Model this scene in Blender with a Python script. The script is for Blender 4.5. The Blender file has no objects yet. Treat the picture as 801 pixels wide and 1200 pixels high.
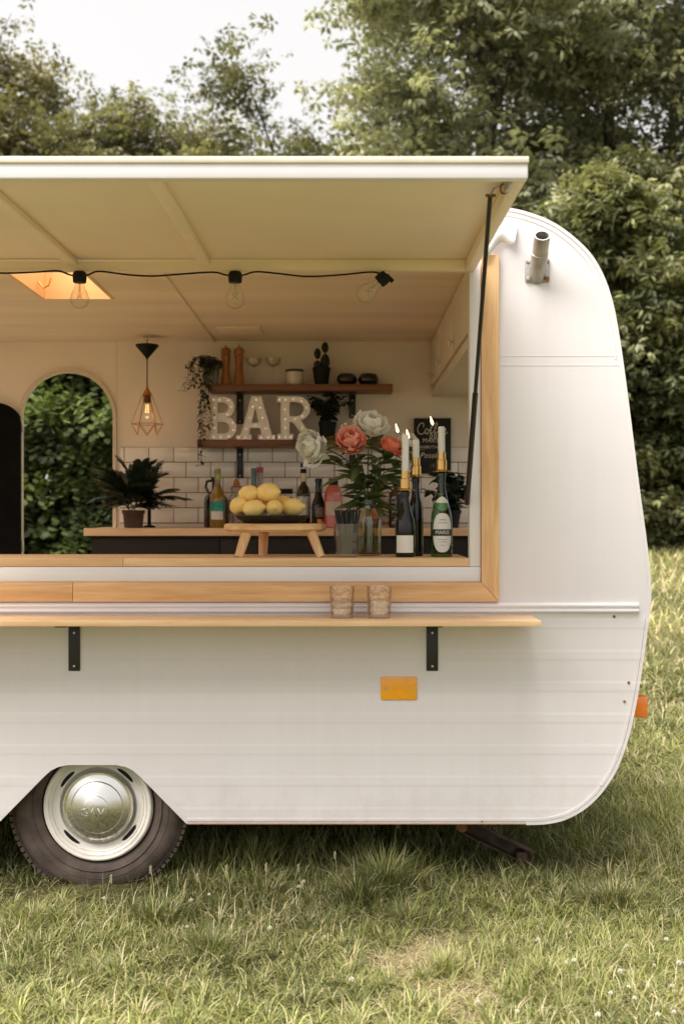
import bpy, bmesh, math, random
import numpy as np
from mathutils import Vector, Matrix, Euler, geometry

rnd = random.Random(7)
R = math.radians
scene = bpy.context.scene

# ------------------------------------------------------------------ camera, sky, sun, exposure
F, D, H, VX, VY = 1345.0, 3.9, 1.275, 405.0, 605.0     # focal length in photo pixels, distance to caravan side, eye height, principal point
cam_data = bpy.data.cameras.new('camera')
cam = bpy.data.objects.new('camera', cam_data)
scene.collection.objects.link(cam)
cam.location = (0, -D, H)
cam.rotation_euler = (R(90), 0, 0)
cam_data.sensor_fit = 'VERTICAL'
cam_data.sensor_height = 36.0
cam_data.lens = F / 1200 * 36
cam_data.shift_x = -(VX - 400.5) / 1200
cam_data.shift_y = (VY - 600) / 1200
cam_data.clip_end = 2000
cam_data.dof.use_dof = True
cam_data.dof.focus_distance = 3.95
cam_data.dof.aperture_fstop = 3.2
scene.camera = cam

SUN_EL, SUN_AZ = R(60), R(248)          # azimuth clockwise from +Y: high, to the left, veiled by cloud
world = bpy.data.worlds.new('World')
scene.world = world
world.use_nodes = True
wn = world.node_tree.nodes; wl = world.node_tree.links
bg = wn['Background']
sky = wn.new('ShaderNodeTexSky')
sky.sky_type = 'NISHITA'
sky.sun_disc = False
sky.sun_elevation = SUN_EL
sky.sun_rotation = SUN_AZ
sky.air_density = 1.0
sky.dust_density = 6.0
sky.ozone_density = 1.0
hs = wn.new('ShaderNodeHueSaturation'); hs.inputs['Saturation'].default_value = 0.10
tint = wn.new('ShaderNodeMix'); tint.data_type = 'RGBA'; tint.blend_type = 'MULTIPLY'
tint.inputs[0].default_value = 1.0
tint.inputs[7].default_value = (1.0, 0.982, 0.970, 1)
cloud = wn.new('ShaderNodeMix'); cloud.data_type = 'RGBA'          # even overcast veil over the clear sky
cloud.inputs[0].default_value = 0.85
CLOUD = 1.35
cloud.inputs[7].default_value = (CLOUD, CLOUD, CLOUD, 1)
wl.new(sky.outputs[0], hs.inputs['Color'])
wl.new(hs.outputs[0], cloud.inputs[6])
wl.new(cloud.outputs[2], tint.inputs[6])
wl.new(tint.outputs[2], bg.inputs['Color'])
bg.inputs['Strength'].default_value = 0.15

sd = bpy.data.lights.new('sun', 'SUN')
sd.energy = 3.0
sd.angle = R(60)
sd.color = (1.0, 0.94, 0.89)
sun = bpy.data.objects.new('sun', sd)
scene.collection.objects.link(sun)
sv = Vector((math.sin(SUN_AZ) * math.cos(SUN_EL), math.cos(SUN_AZ) * math.cos(SUN_EL), math.sin(SUN_EL)))
sun.rotation_euler = sv.to_track_quat('Z', 'Y').to_euler()
sun.location = sv * 20

vs = scene.view_settings
vs.view_transform = 'Standard'; vs.look = 'None'; vs.gamma = 1.0
vs.use_curve_mapping = False
vs.exposure = 2.05
scene.cycles.use_denoising = True
scene.cycles.max_bounces = 14
scene.cycles.diffuse_bounces = 7
scene.cycles.transparent_max_bounces = 32
scene.cycles.caustics_reflective = False
scene.cycles.caustics_refractive = False

COL = scene.collection

# ------------------------------------------------------------------ helpers
def P(px, py, y):
    "photo pixel on the plane at depth y -> point"
    d = (D + y) / F
    return Vector(((px - VX) * d, y, H - (py - VY) * d))

def wx(px): return (px - VX) * D / F
def wz(py): return H - (py - VY) * D / F

def hexc(h):
    h = h.lstrip('#')
    o = []
    for i in (0, 2, 4):
        v = int(h[i:i+2], 16) / 255
        o.append(v / 12.92 if v <= 0.04045 else ((v + 0.055) / 1.055) ** 2.4)
    return tuple(o)

MATS = {}
def nodes(name):
    m = bpy.data.materials.new(name); m.use_nodes = True
    MATS[name] = m
    return m, m.node_tree.nodes, m.node_tree.links, m.node_tree.nodes['Principled BSDF']

def mat(name, col, rough=0.6, metal=0.0, var=0.10, vscale=6.0, bump=0.0, bscale=60.0, coat=0.0, spec=0.5,
        stretch=(1, 1, 1), detail=4, rvar=0.0):
    m, n, l, b = nodes(name)
    tc = n.new('ShaderNodeTexCoord'); mp = n.new('ShaderNodeMapping')
    mp.inputs['Scale'].default_value = stretch
    l.new(tc.outputs['Object'], mp.inputs[0])
    nz = n.new('ShaderNodeTexNoise'); nz.inputs['Scale'].default_value = vscale; nz.inputs['Detail'].default_value = detail
    l.new(mp.outputs[0], nz.inputs['Vector'])
    rp = n.new('ShaderNodeValToRGB')
    rp.color_ramp.elements[0].position = 0.3; rp.color_ramp.elements[1].position = 0.7
    rp.color_ramp.elements[0].color = (*[c * (1 - var) for c in col], 1)
    rp.color_ramp.elements[1].color = (*[min(1, c * (1 + var)) for c in col], 1)
    l.new(nz.outputs[0], rp.inputs[0]); l.new(rp.outputs[0], b.inputs['Base Color'])
    b.inputs['Roughness'].default_value = rough
    b.inputs['Metallic'].default_value = metal
    b.inputs['Coat Weight'].default_value = coat
    b.inputs['Specular IOR Level'].default_value = spec
    if rvar:
        mr = n.new('ShaderNodeMapRange')
        mr.inputs['To Min'].default_value = max(0, rough - rvar); mr.inputs['To Max'].default_value = min(1, rough + rvar)
        l.new(nz.outputs[0], mr.inputs[0]); l.new(mr.outputs[0], b.inputs['Roughness'])
    if bump:
        nb = n.new('ShaderNodeTexNoise'); nb.inputs['Scale'].default_value = bscale; nb.inputs['Detail'].default_value = 3
        l.new(mp.outputs[0], nb.inputs['Vector'])
        bp = n.new('ShaderNodeBump'); bp.inputs['Strength'].default_value = bump; bp.inputs['Distance'].default_value = 0.004
        l.new(nb.outputs[0], bp.inputs['Height']); l.new(bp.outputs[0], b.inputs['Normal'])
    return m

def wood(name, c1, c2, axis=0, scale=3.0, rough=0.5, ring=1.0):
    "grain stretched along one axis, shifted per board"
    m, n, l, b = nodes(name)
    tc = n.new('ShaderNodeTexCoord'); oi = n.new('ShaderNodeObjectInfo')
    add = n.new('ShaderNodeVectorMath'); add.operation = 'ADD'
    sc_ = n.new('ShaderNodeVectorMath'); sc_.operation = 'SCALE'; sc_.inputs[0].default_value = (7.3, 5.1, 9.7)
    l.new(oi.outputs['Random'], sc_.inputs['Scale'])
    l.new(tc.outputs['Object'], add.inputs[0]); l.new(sc_.outputs[0], add.inputs[1])
    mp = n.new('ShaderNodeMapping')
    s = [scale * 9] * 3; s[axis] = scale * 0.7
    mp.inputs['Scale'].default_value = s
    l.new(add.outputs[0], mp.inputs[0])
    n1 = n.new('ShaderNodeTexNoise'); n1.inputs['Scale'].default_value = 1.0; n1.inputs['Detail'].default_value = 5
    n1.inputs['Distortion'].default_value = 0.8 * ring
    l.new(mp.outputs[0], n1.inputs['Vector'])
    n2 = n.new('ShaderNodeTexNoise'); n2.inputs['Scale'].default_value = 6.0; n2.inputs['Detail'].default_value = 2
    l.new(mp.outputs[0], n2.inputs['Vector'])
    mx = n.new('ShaderNodeMath'); mx.operation = 'MULTIPLY_ADD'; mx.inputs[1].default_value = 0.35
    l.new(n2.outputs[0], mx.inputs[0]); l.new(n1.outputs[0], mx.inputs[2])
    rp = n.new('ShaderNodeValToRGB')
    rp.color_ramp.elements[0].position = 0.45; rp.color_ramp.elements[1].position = 0.85
    rp.color_ramp.elements[0].color = (*c1, 1); rp.color_ramp.elements[1].color = (*c2, 1)
    l.new(mx.outputs[0], rp.inputs[0]); l.new(rp.outputs[0], b.inputs['Base Color'])
    b.inputs['Roughness'].default_value = rough
    bp = n.new('ShaderNodeBump'); bp.inputs['Strength'].default_value = 0.25; bp.inputs['Distance'].default_value = 0.001
    l.new(mx.outputs[0], bp.inputs['Height']); l.new(bp.outputs[0], b.inputs['Normal'])
    return m

def thin_glass(name, tint=(1, 1, 1), rough=0.02, refl=1.0, frost=0.0, frost_col=(0.8, 0.8, 0.8), edge=None, pattern=0.0):
    m = bpy.data.materials.new(name); m.use_nodes = True; MATS[name] = m
    n = m.node_tree.nodes; l = m.node_tree.links
    n.remove(n['Principled BSDF'])
    out = n['Material Output']
    tr = n.new('ShaderNodeBsdfTransparent'); tr.inputs[0].default_value = (*tint, 1)
    gl = n.new('ShaderNodeBsdfGlossy'); gl.inputs['Roughness'].default_value = rough
    lw = n.new('ShaderNodeLayerWeight')
    if edge:
        p2 = n.new('ShaderNodeMath'); p2.operation = 'POWER'; p2.inputs[1].default_value = 2.5
        l.new(lw.outputs['Facing'], p2.inputs[0])
        em = n.new('ShaderNodeMix'); em.data_type = 'RGBA'
        em.inputs[6].default_value = (*tint, 1); em.inputs[7].default_value = (*edge, 1)
        l.new(p2.outputs[0], em.inputs[0]); l.new(em.outputs[2], tr.inputs[0])
    pw = n.new('ShaderNodeMath'); pw.operation = 'POWER'; pw.inputs[1].default_value = 4.0
    l.new(lw.outputs['Facing'], pw.inputs[0])
    mul = n.new('ShaderNodeMath'); mul.operation = 'MULTIPLY_ADD'; mul.inputs[1].default_value = .55*refl; mul.inputs[2].default_value = .045*refl
    l.new(pw.outputs[0], mul.inputs[0])
    mx = n.new('ShaderNodeMixShader')
    l.new(mul.outputs[0], mx.inputs[0]); l.new(tr.outputs[0], mx.inputs[1]); l.new(gl.outputs[0], mx.inputs[2])
    if frost:
        df = n.new('ShaderNodeBsdfDiffuse'); df.inputs[0].default_value = (*frost_col, 1)
        mx2 = n.new('ShaderNodeMixShader'); mx2.inputs[0].default_value = frost
        if pattern:
            tcp = n.new('ShaderNodeTexCoord'); vo = n.new('ShaderNodeTexVoronoi'); vo.inputs['Scale'].default_value = 75
            l.new(tcp.outputs['Object'], vo.inputs['Vector'])
            mrp = n.new('ShaderNodeMapRange'); mrp.inputs['From Min'].default_value = .15; mrp.inputs['From Max'].default_value = .6
            mrp.inputs['To Min'].default_value = frost; mrp.inputs['To Max'].default_value = pattern
            l.new(vo.outputs['Distance'], mrp.inputs[0]); l.new(mrp.outputs[0], mx2.inputs[0])
            bpp = n.new('ShaderNodeBump'); bpp.inputs['Strength'].default_value = 1.0; bpp.inputs['Distance'].default_value = .003
            l.new(vo.outputs['Distance'], bpp.inputs['Height']); l.new(bpp.outputs[0], gl.inputs['Normal'])
        l.new(mx.outputs[0], mx2.inputs[1]); l.new(df.outputs[0], mx2.inputs[2])
        mx = mx2
    l.new(mx.outputs[0], out.inputs[0])
    return m

def emit(name, col, strength):
    m, n, l, b = nodes(name)
    b.inputs['Base Color'].default_value = (*col, 1)
    b.inputs['Emission Color'].default_value = (*col, 1)
    b.inputs['Emission Strength'].default_value = strength
    return m

def leaf_mat(name, gloss=0.45, trans=0.25, attr=True, col=(0.05, 0.09, 0.03), tcol=(1.2, 1.3, 0.5)):
    VAR_LO, VAR_HI = (.65, 1.35) if max(col) < .3 else (.93, 1.06)
    m, n, l, b = nodes(name)
    b.inputs['Roughness'].default_value = gloss
    b.inputs['Specular IOR Level'].default_value = 0.35
    out = n['Material Output']
    tl = n.new('ShaderNodeBsdfTranslucent')
    mx = n.new('ShaderNodeMixShader'); mx.inputs[0].default_value = trans
    if attr:
        at = n.new('ShaderNodeAttribute'); at.attribute_name = 'Col'
        src = at.outputs['Color']
    else:
        tc = n.new('ShaderNodeTexCoord'); nz = n.new('ShaderNodeTexNoise'); nz.inputs['Scale'].default_value = 14
        l.new(tc.outputs['Object'], nz.inputs['Vector'])
        rp = n.new('ShaderNodeValToRGB')
        rp.color_ramp.elements[0].position = .35; rp.color_ramp.elements[1].position = .65
        rp.color_ramp.elements[0].color = (*[c * VAR_LO for c in col], 1); rp.color_ramp.elements[1].color = (*[min(.92, c * VAR_HI) for c in col], 1)
        l.new(nz.outputs[0], rp.inputs[0]); src = rp.outputs[0]
    l.new(src, b.inputs['Base Color'])
    tm = n.new('ShaderNodeMix'); tm.data_type = 'RGBA'; tm.blend_type = 'MULTIPLY'; tm.inputs[0].default_value = 1
    tm.inputs[7].default_value = (*tcol, 1)
    l.new(src, tm.inputs[6]); l.new(tm.outputs[2], tl.inputs[0])
    l.new(b.outputs[0], mx.inputs[1]); l.new(tl.outputs[0], mx.inputs[2]); l.new(mx.outputs[0], out.inputs[0])
    return m

def tag(o, label=None, cat=None, group=None, kind=None):
    if label: o['label'] = label
    if cat: o['category'] = cat
    if group: o['group'] = group
    if kind: o['kind'] = kind
    return o

def thing(name, label, cat, loc=(0, 0, 0), rot=(0, 0, 0), group=None):
    o = bpy.data.objects.new(name, None)
    o.empty_display_size = 0.05
    COL.objects.link(o)
    o.location = loc; o.rotation_euler = rot
    return tag(o, label, cat, group)

def link(name, me, m=None, parent=None, loc=(0, 0, 0), rot=(0, 0, 0), scale=(1, 1, 1)):
    o = bpy.data.objects.new(name, me)
    if m is not None and not me.materials: me.materials.append(m)
    COL.objects.link(o)
    o.location = loc; o.rotation_euler = rot; o.scale = scale
    if parent is not None: o.parent = parent
    return o

class MB:
    def __init__(s): s.v = []; s.f = []
    def add(s, v, f):
        o = len(s.v); s.v += [tuple(p) for p in v]; s.f += [tuple(i + o for i in q) for q in f]; return s
    def box(s, x0, x1, y0, y1, z0, z1, bev=0.0, M=None):
        if bev <= 0:
            v = [(x0,y0,z0),(x1,y0,z0),(x1,y1,z0),(x0,y1,z0),(x0,y0,z1),(x1,y0,z1),(x1,y1,z1),(x0,y1,z1)]
            f = [(3,2,1,0),(4,5,6,7),(0,1,5,4),(1,2,6,5),(2,3,7,6),(3,0,4,7)]
        else:
            bm = bmesh.new()
            bmesh.ops.create_cube(bm, size=1)
            for q in bm.verts:
                q.co = Vector(((x0+x1)/2 + q.co.x*(x1-x0), (y0+y1)/2 + q.co.y*(y1-y0), (z0+z1)/2 + q.co.z*(z1-z0)))
            bmesh.ops.bevel(bm, geom=bm.edges[:], offset=bev, segments=2, affect='EDGES', profile=0.5)
            bm.verts.index_update()
            v = [tuple(q.co) for q in bm.verts]; f = [tuple(q.index for q in fc.verts) for fc in bm.faces]
            bm.free()
        if M is not None: v = [tuple(M @ Vector(p)) for p in v]
        return s.add(v, f)
    def lathe(s, prof, n=24, M=None, a0=0.0, a1=2*math.pi):
        full = abs(a1 - a0 - 2*math.pi) < 1e-6
        k = n if full else n + 1
        v = []; f = []
        for r, z in prof:
            for i in range(k):
                a = a0 + (a1 - a0) * i / n
                v.append((max(r, 1e-4) * math.cos(a), max(r, 1e-4) * math.sin(a), z))
        for j in range(len(prof) - 1):
            for i in range(n):
                i2 = (i + 1) % k
                f.append((j*k+i, j*k+i2, (j+1)*k+i2, (j+1)*k+i))
        if M is not None: v = [tuple(M @ Vector(p)) for p in v]
        return s.add(v, f)
    def tube(s, pts, rad, n=8, caps=True):
        pts = [Vector(p) for p in pts]
        if not hasattr(rad, '__len__'): rad = [rad] * len(pts)
        t0 = (pts[1] - pts[0]).normalized()
        u = t0.orthogonal().normalized()
        v = []; f = []
        for i, p in enumerate(pts):
            a = pts[max(0, i-1)]; b = pts[min(len(pts)-1, i+1)]
            t = (b - a).normalized()
            u = (u - t * u.dot(t)); u = u.normalized() if u.length > 1e-6 else t.orthogonal().normalized()
            w = t.cross(u)
            for k in range(n):
                an = 2*math.pi*k/n
                v.append(p + (u*math.cos(an) + w*math.sin(an)) * rad[i])
        for i in range(len(pts)-1):
            for k in range(n):
                k2 = (k+1) % n
                f.append((i*n+k, i*n+k2, (i+1)*n+k2, (i+1)*n+k))
        if caps:
            f.append(tuple(reversed(range(n)))); m = (len(pts)-1)*n
            f.append(tuple(m+k for k in range(n)))
        return s.add(v, f)
    def prism(s, loops, y0, y1):
        "loops of (x,z); first is the outline, the rest are holes; extruded along y"
        ls = [[Vector((x, z, 0)) for x, z in lp] for lp in loops]
        tri = geometry.tessellate_polygon(ls)
        flat = [p for lp in ls for p in lp]; n = len(flat)
        v = [(p.x, y0, p.y) for p in flat] + [(p.x, y1, p.y) for p in flat]
        f = []
        for a, b, c in tri:
            A, B, C = flat[a], flat[b], flat[c]
            if (B.x-A.x)*(C.y-A.y) - (B.y-A.y)*(C.x-A.x) < 0: b, c = c, b
            f.append((a, b, c)); f.append((n+a, n+c, n+b))
        o = 0
        for i, lp in enumerate(ls):
            k = len(lp)
            area = sum(lp[j].x*lp[(j+1)%k].y - lp[(j+1)%k].x*lp[j].y for j in range(k))
            ccw = area > 0
            if i > 0: ccw = not ccw
            for j in range(k):
                a, b = o+j, o+(j+1) % k
                f.append((a, n+a, n+b, b) if ccw else (b, n+b, n+a, a))
            o += k
        return s.add(v, f)
    def ell(s, c, r, nu=16, nv=10, M=None):
        prof = [(math.sin(math.pi*j/nv), -math.cos(math.pi*j/nv)) for j in range(nv+1)]
        T = Matrix.Translation(Vector(c)) @ Matrix.Diagonal((r[0], r[1], r[2], 1))
        if M is not None: T = M @ T
        return s.lathe(prof, nu, M=T)
    def mesh(s, name, smooth=True, ang=38):
        me = bpy.data.meshes.new(name)
        me.from_pydata(s.v, [], s.f)
        bm = bmesh.new(); bm.from_mesh(me)
        bmesh.ops.recalc_face_normals(bm, faces=bm.faces[:])
        bm.to_mesh(me); bm.free()
        if smooth:
            me.polygons.foreach_set('use_smooth', [True] * len(me.polygons))
            me.set_sharp_from_angle(angle=R(ang))
        me.update()
        return me
    def build(s, name, m, parent=None, loc=(0,0,0), rot=(0,0,0), smooth=True, ang=38):
        return link(name, s.mesh(name, smooth, ang), m, parent, loc, rot)

def np_mesh(name, V, Fc, col=None, smooth=False):
    me = bpy.data.meshes.new(name)
    V = np.asarray(V, dtype=np.float32); Fc = np.asarray(Fc, dtype=np.int32)
    me.vertices.add(len(V)); me.vertices.foreach_set('co', V.ravel())
    k = Fc.shape[1]
    me.loops.add(Fc.size); me.loops.foreach_set('vertex_index', Fc.ravel())
    me.polygons.add(len(Fc))
    me.polygons.foreach_set('loop_start', np.arange(0, Fc.size, k, dtype=np.int32))
    me.polygons.foreach_set('loop_total', np.full(len(Fc), k, dtype=np.int32))
    if smooth: me.polygons.foreach_set('use_smooth', np.ones(len(Fc), dtype=bool))
    if col is not None:
        at = me.attributes.new('Col', 'FLOAT_COLOR', 'POINT')
        c = np.ones((len(V), 4), dtype=np.float32); c[:, :3] = col
        at.data.foreach_set('color', c.ravel())
    me.update(calc_edges=True)
    me.validate()
    return me

def catmull(pts, sub=6):
    out = []
    n = len(pts)
    for i in range(n-1):
        p0 = Vector(pts[max(0, i-1)]); p1 = Vector(pts[i]); p2 = Vector(pts[i+1]); p3 = Vector(pts[min(n-1, i+2)])
        for k in range(sub):
            t = k / sub
            out.append(0.5*((2*p1) + (p2-p0)*t + (2*p0-5*p1+4*p2-p3)*t*t + (3*p1-p0-3*p2+p3)*t**3))
    out.append(Vector(pts[-1]))
    return out

def text_geo(s, size=0.02, shear=0.0, spacing=1.0, align='CENTER'):
    cu = bpy.data.curves.new('txt', 'FONT')
    cu.body = s; cu.size = size; cu.shear = shear; cu.space_character = spacing
    cu.align_x = align; cu.align_y = 'CENTER'; cu.resolution_u = 2
    ob = bpy.data.objects.new('txt', cu)
    COL.objects.link(ob)
    dg = bpy.context.evaluated_depsgraph_get()
    me = bpy.data.meshes.new_from_object(ob.evaluated_get(dg), depsgraph=dg)
    v = [tuple(p.co) for p in me.vertices]; f = [tuple(p.vertices) for p in me.polygons]
    bpy.data.objects.remove(ob); bpy.data.curves.remove(cu); bpy.data.meshes.remove(me)
    return v, f
TEXTS = {}
for key, s, kw in [('marie', '\u00b7MARIE\u00b7', dict(size=.0185)), ('busker', 'BU SKER', dict(size=.036, spacing=1.05)),
                   ('makes', 'MAKES', dict(size=.030, spacing=1.15)), ('every', 'EVERYTHING', dict(size=.021, spacing=1.05)),
                   ('possible', 'Possible', dict(size=.040, shear=.3)), ('smile', ': )', dict(size=.022)),
                   ('hub', 'GAV', dict(size=.042, spacing=1.0))]:
    TEXTS[key] = text_geo(s, **kw)

def flat_text(key, M=None, rotz=0.0):
    "text standing in the xz plane, facing -y"
    v, f = TEXTS[key]
    c, s_ = math.cos(rotz), math.sin(rotz)
    mb = MB(); mb.add([(x*c - y*s_, 0, x*s_ + y*c) for x, y, z in v], f)
    return mb

def wrap_text(key, rad, z, rotz=0.0, a_c=0.0):
    v, f = TEXTS[key]
    c, s_ = math.cos(rotz), math.sin(rotz)
    o = []
    for x, y, _ in v:
        X = x*c - y*s_; Z = x*s_ + y*c
        a = X / rad + a_c
        o.append((rad*math.sin(a), -rad*math.cos(a), z + Z))
    return MB().add(o, f)

def arc_label(rad, z0, z1, a_c=0.0, w=2.0, n=12, shape=None):
    "a paper label on a cylinder, facing -y; shape(t)->(z0,z1) for a curved outline"
    v = []; f = []
    for i in range(n+1):
        t = i/n; a = a_c + (t-.5)*w
        lo, hi = (z0, z1) if shape is None else shape(t)
        v += [(rad*math.sin(a), -rad*math.cos(a), lo), (rad*math.sin(a), -rad*math.cos(a), hi)]
    for i in range(n): f.append((2*i, 2*i+2, 2*i+3, 2*i+1))
    return MB().add(v, f)

# ------------------------------------------------------------------ materials
def caravan_paint():
    m, n, l, b = nodes('white_caravan_paint')
    tc = n.new('ShaderNodeTexCoord'); sp = n.new('ShaderNodeSeparateXYZ')
    l.new(tc.outputs['Object'], sp.inputs[0])
    nz = n.new('ShaderNodeTexNoise'); nz.inputs['Scale'].default_value = 1.6; nz.inputs['Detail'].default_value = 6
    l.new(tc.outputs['Object'], nz.inputs['Vector'])
    st = n.new('ShaderNodeTexNoise'); st.inputs['Scale'].default_value = 1.0; st.inputs['Detail'].default_value = 4
    mp = n.new('ShaderNodeMapping'); mp.inputs['Scale'].default_value = (30, 30, 1.2)
    l.new(tc.outputs['Object'], mp.inputs[0]); l.new(mp.outputs[0], st.inputs['Vector'])
    mm = n.new('ShaderNodeMath'); mm.operation = 'MULTIPLY_ADD'; mm.inputs[1].default_value = 0.4
    l.new(st.outputs[0], mm.inputs[0]); l.new(nz.outputs[0], mm.inputs[2])
    rp = n.new('ShaderNodeValToRGB')
    rp.color_ramp.elements[0].position = .45; rp.color_ramp.elements[1].position = .95
    rp.color_ramp.elements[0].color = (.675, .635, .645, 1); rp.color_ramp.elements[1].color = (.72, .69, .70, 1)
    l.new(mm.outputs[0], rp.inputs[0]); l.new(rp.outputs[0], b.inputs['Base Color'])
    g1 = n.new('ShaderNodeTexNoise'); g1.inputs['Scale'].default_value = 9; g1.inputs['Detail'].default_value = 8; g1.inputs['Roughness'].default_value = .7
    l.new(tc.outputs['Object'], g1.inputs['Vector'])
    gm = n.new('ShaderNodeMapRange'); gm.inputs['From Min'].default_value = .62; gm.inputs['From Max'].default_value = .20
    gm.inputs['To Min'].default_value = -.25; gm.inputs['To Max'].default_value = .22
    l.new(sp.outputs[2], gm.inputs[0])
    ga = n.new('ShaderNodeMath'); ga.operation = 'ADD'; l.new(gm.outputs[0], ga.inputs[0]); l.new(g1.outputs[0], ga.inputs[1])
    gr = n.new('ShaderNodeMapRange'); gr.inputs['From Min'].default_value = .55; gr.inputs['From Max'].default_value = .95; gr.inputs['To Max'].default_value = .35
    l.new(ga.outputs[0], gr.inputs[0])
    gx_ = n.new('ShaderNodeMix'); gx_.data_type = 'RGBA'; gx_.inputs[7].default_value = (.42, .35, .26, 1)
    l.new(gr.outputs[0], gx_.inputs[0]); l.new(rp.outputs[0], gx_.inputs[6]); l.new(gx_.outputs[2], b.inputs['Base Color'])
    b.inputs['Roughness'].default_value = .38
    # shallow pressed ribs in the aluminium sheet below the belt, oil-canning above
    mz = n.new('ShaderNodeMath'); mz.operation = 'MULTIPLY'; mz.inputs[1].default_value = 1/.107
    l.new(sp.outputs[2], mz.inputs[0])
    fr = n.new('ShaderNodeMath'); fr.operation = 'PINGPONG'; fr.inputs[1].default_value = .5
    l.new(mz.outputs[0], fr.inputs[0])
    sm = n.new('ShaderNodeMapRange'); sm.interpolation_type = 'SMOOTHERSTEP'
    sm.inputs['From Min'].default_value = .28; sm.inputs['From Max'].default_value = .42
    l.new(fr.outputs[0], sm.inputs[0])
    lt = n.new('ShaderNodeMath'); lt.operation = 'LESS_THAN'; lt.inputs[1].default_value = .93
    l.new(sp.outputs[2], lt.inputs[0])
    ml = n.new('ShaderNodeMath'); ml.operation = 'MULTIPLY'
    l.new(sm.outputs[0], ml.inputs[0]); l.new(lt.outputs[0], ml.inputs[1])
    n2 = n.new('ShaderNodeTexNoise'); n2.inputs['Scale'].default_value = 3.5; n2.inputs['Detail'].default_value = 2
    mp2 = n.new('ShaderNodeMapping'); mp2.inputs['Scale'].default_value = (.6, 1, 2.2)
    l.new(tc.outputs['Object'], mp2.inputs[0]); l.new(mp2.outputs[0], n2.inputs['Vector'])
    ad = n.new('ShaderNodeMath'); ad.operation = 'MULTIPLY_ADD'; ad.inputs[1].default_value = 1.6
    l.new(n2.outputs[0], ad.inputs[0]); l.new(ml.outputs[0], ad.inputs[2])
    bp = n.new('ShaderNodeBump'); bp.inputs['Strength'].default_value = .30; bp.inputs['Distance'].default_value = .0022
    l.new(ad.outputs[0], bp.inputs['Height']); l.new(bp.outputs[0], b.inputs['Normal'])
    return m
paint = caravan_paint()
trim_white = mat('trim_white_paint', (.76, .735, .75), .4, var=.03)
cream = mat('cream_paint', (.87, .745, .63), .45, var=.04, vscale=3, bump=.1, bscale=30)
wall_cream = mat('interior_cream_paint', (.88, .79, .70), .6, var=.04, vscale=2)
ceil_cream = mat('ceiling_paint', (.84, .69, .55), .6, var=.08, vscale=2, stretch=(.3, 3, 1))
cup_white = mat('cupboard_paint', (.70, .62, .52), .45, var=.03)
oak = wood('oak_trim', hexc('#cc9a66'), hexc('#e6bd8b'), 0, 3, .45)
oak_v = wood('oak_trim_upright', hexc('#cc9a66'), hexc('#e6bd8b'), 2, 3, .45)
pine = wood('pale_pine', hexc('#d3a97b'), hexc('#ecca9f'), 0, 2.2, .5)
walnut = wood('brown_shelf_wood', hexc('#5f3a22'), hexc('#8a5a38'), 0, 3, .45)
stoolwood = wood('acacia_wood', hexc('#c8935c'), hexc('#ebc898'), 0, 3.5, .45)
millwood = wood('mill_wood', hexc('#8a5226'), hexc('#b37538'), 2, 4, .35)
black_metal = mat('black_metal', (.012, .011, .010), .4, var=.2, vscale=30)
drawer_black = mat('charcoal_front', (.026, .020, .017), .6, spec=.25, var=.1)
black_matt = mat('black_plastic', (.008, .008, .007), .6, var=.1, spec=.25)
steel = mat('galvanised_steel', (.42, .40, .37), .45, .8, var=.25, vscale=25, rvar=.15)
screw_m = mat('zinc_screw', (.6, .58, .55), .35, .9)
rust = mat('rusty_steel', (.075, .045, .032), .75, .2, var=.55, vscale=18, bump=.5)
rustbolt = mat('rusted_bolt', (.22, .10, .04), .8, .1, var=.4, vscale=60)
rubber = mat('tyre_rubber', (.085, .062, .050), .85, var=.40, vscale=14, bump=.4, bscale=120)
rimpaint = mat('cream_wheel_paint', (.76, .72, .65), .42, var=.08, vscale=14)
grout = mat('dark_grout', (.09, .075, .06), .9)
tile_m = mat('white_glazed_tile', (.90, .87, .82), .14, var=.03, vscale=2, coat=.3)
orange = mat('orange_reflector', hexc('#f0a31c'), .3, var=.06, vscale=40, coat=.4)
lamp_orange = mat('orange_lens', hexc('#f8862c'), .25, var=.06, coat=.5)
black_door = mat('black_panel', (.005, .0045, .004), .8, var=.1, spec=.08)
dark_under = mat('dark_underbody', (.02, .018, .016), .9, var=.3)
wax = mat('candle_wax', (.80, .80, .77), .45, var=.02)
brass = mat('brass', (.72, .45, .16), .25, 1.0, var=.08)
copper = mat('copper_wire', (.60, .27, .12), .3, 1.0, var=.1)
paper = mat('paper_label', (.76, .74, .70), .6, var=.04, vscale=30)
white_enamel = mat('white_letter_enamel', (.93, .90, .87), .4, var=.03)
terracotta = mat('dark_terracotta', (.12, .06, .04), .8, var=.25, vscale=20)
lemon_m = mat('lemon_skin', (.96, .665, .225), .4, var=.08, vscale=18, bump=.35, bscale=220)
stem_m = mat('green_stem', (.12, .17, .05), .5, var=.2)
bark = mat('bark', (.060, .047, .035), .9, var=.45, vscale=5, bump=1.0, bscale=18, stretch=(1, 1, .25))
clear = thin_glass('clear_glass', (.97, .97, .96), .02, edge=(.6, .58, .54))
def glass_mat(name, col, rough=.03, ior=1.45):
    m, n, l, b = nodes(name)
    b.inputs['Base Color'].default_value = (*col, 1)
    b.inputs['Transmission Weight'].default_value = 1.0
    b.inputs['Roughness'].default_value = rough
    b.inputs['IOR'].default_value = ior
    return m
amber_t = thin_glass('amber_tumbler_glass', (.985, .93, .86), .06, 2.4, .03, (.95, .80, .62), edge=(.45, .26, .14), pattern=.03)
green_glass = thin_glass('green_bottle_glass', (.36, .58, .30), .03, 1.3, edge=(.06, .16, .05))
black_glass = mat('black_bottle_glass', (.006, .006, .004), .07, var=.1, spec=.45)
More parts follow.
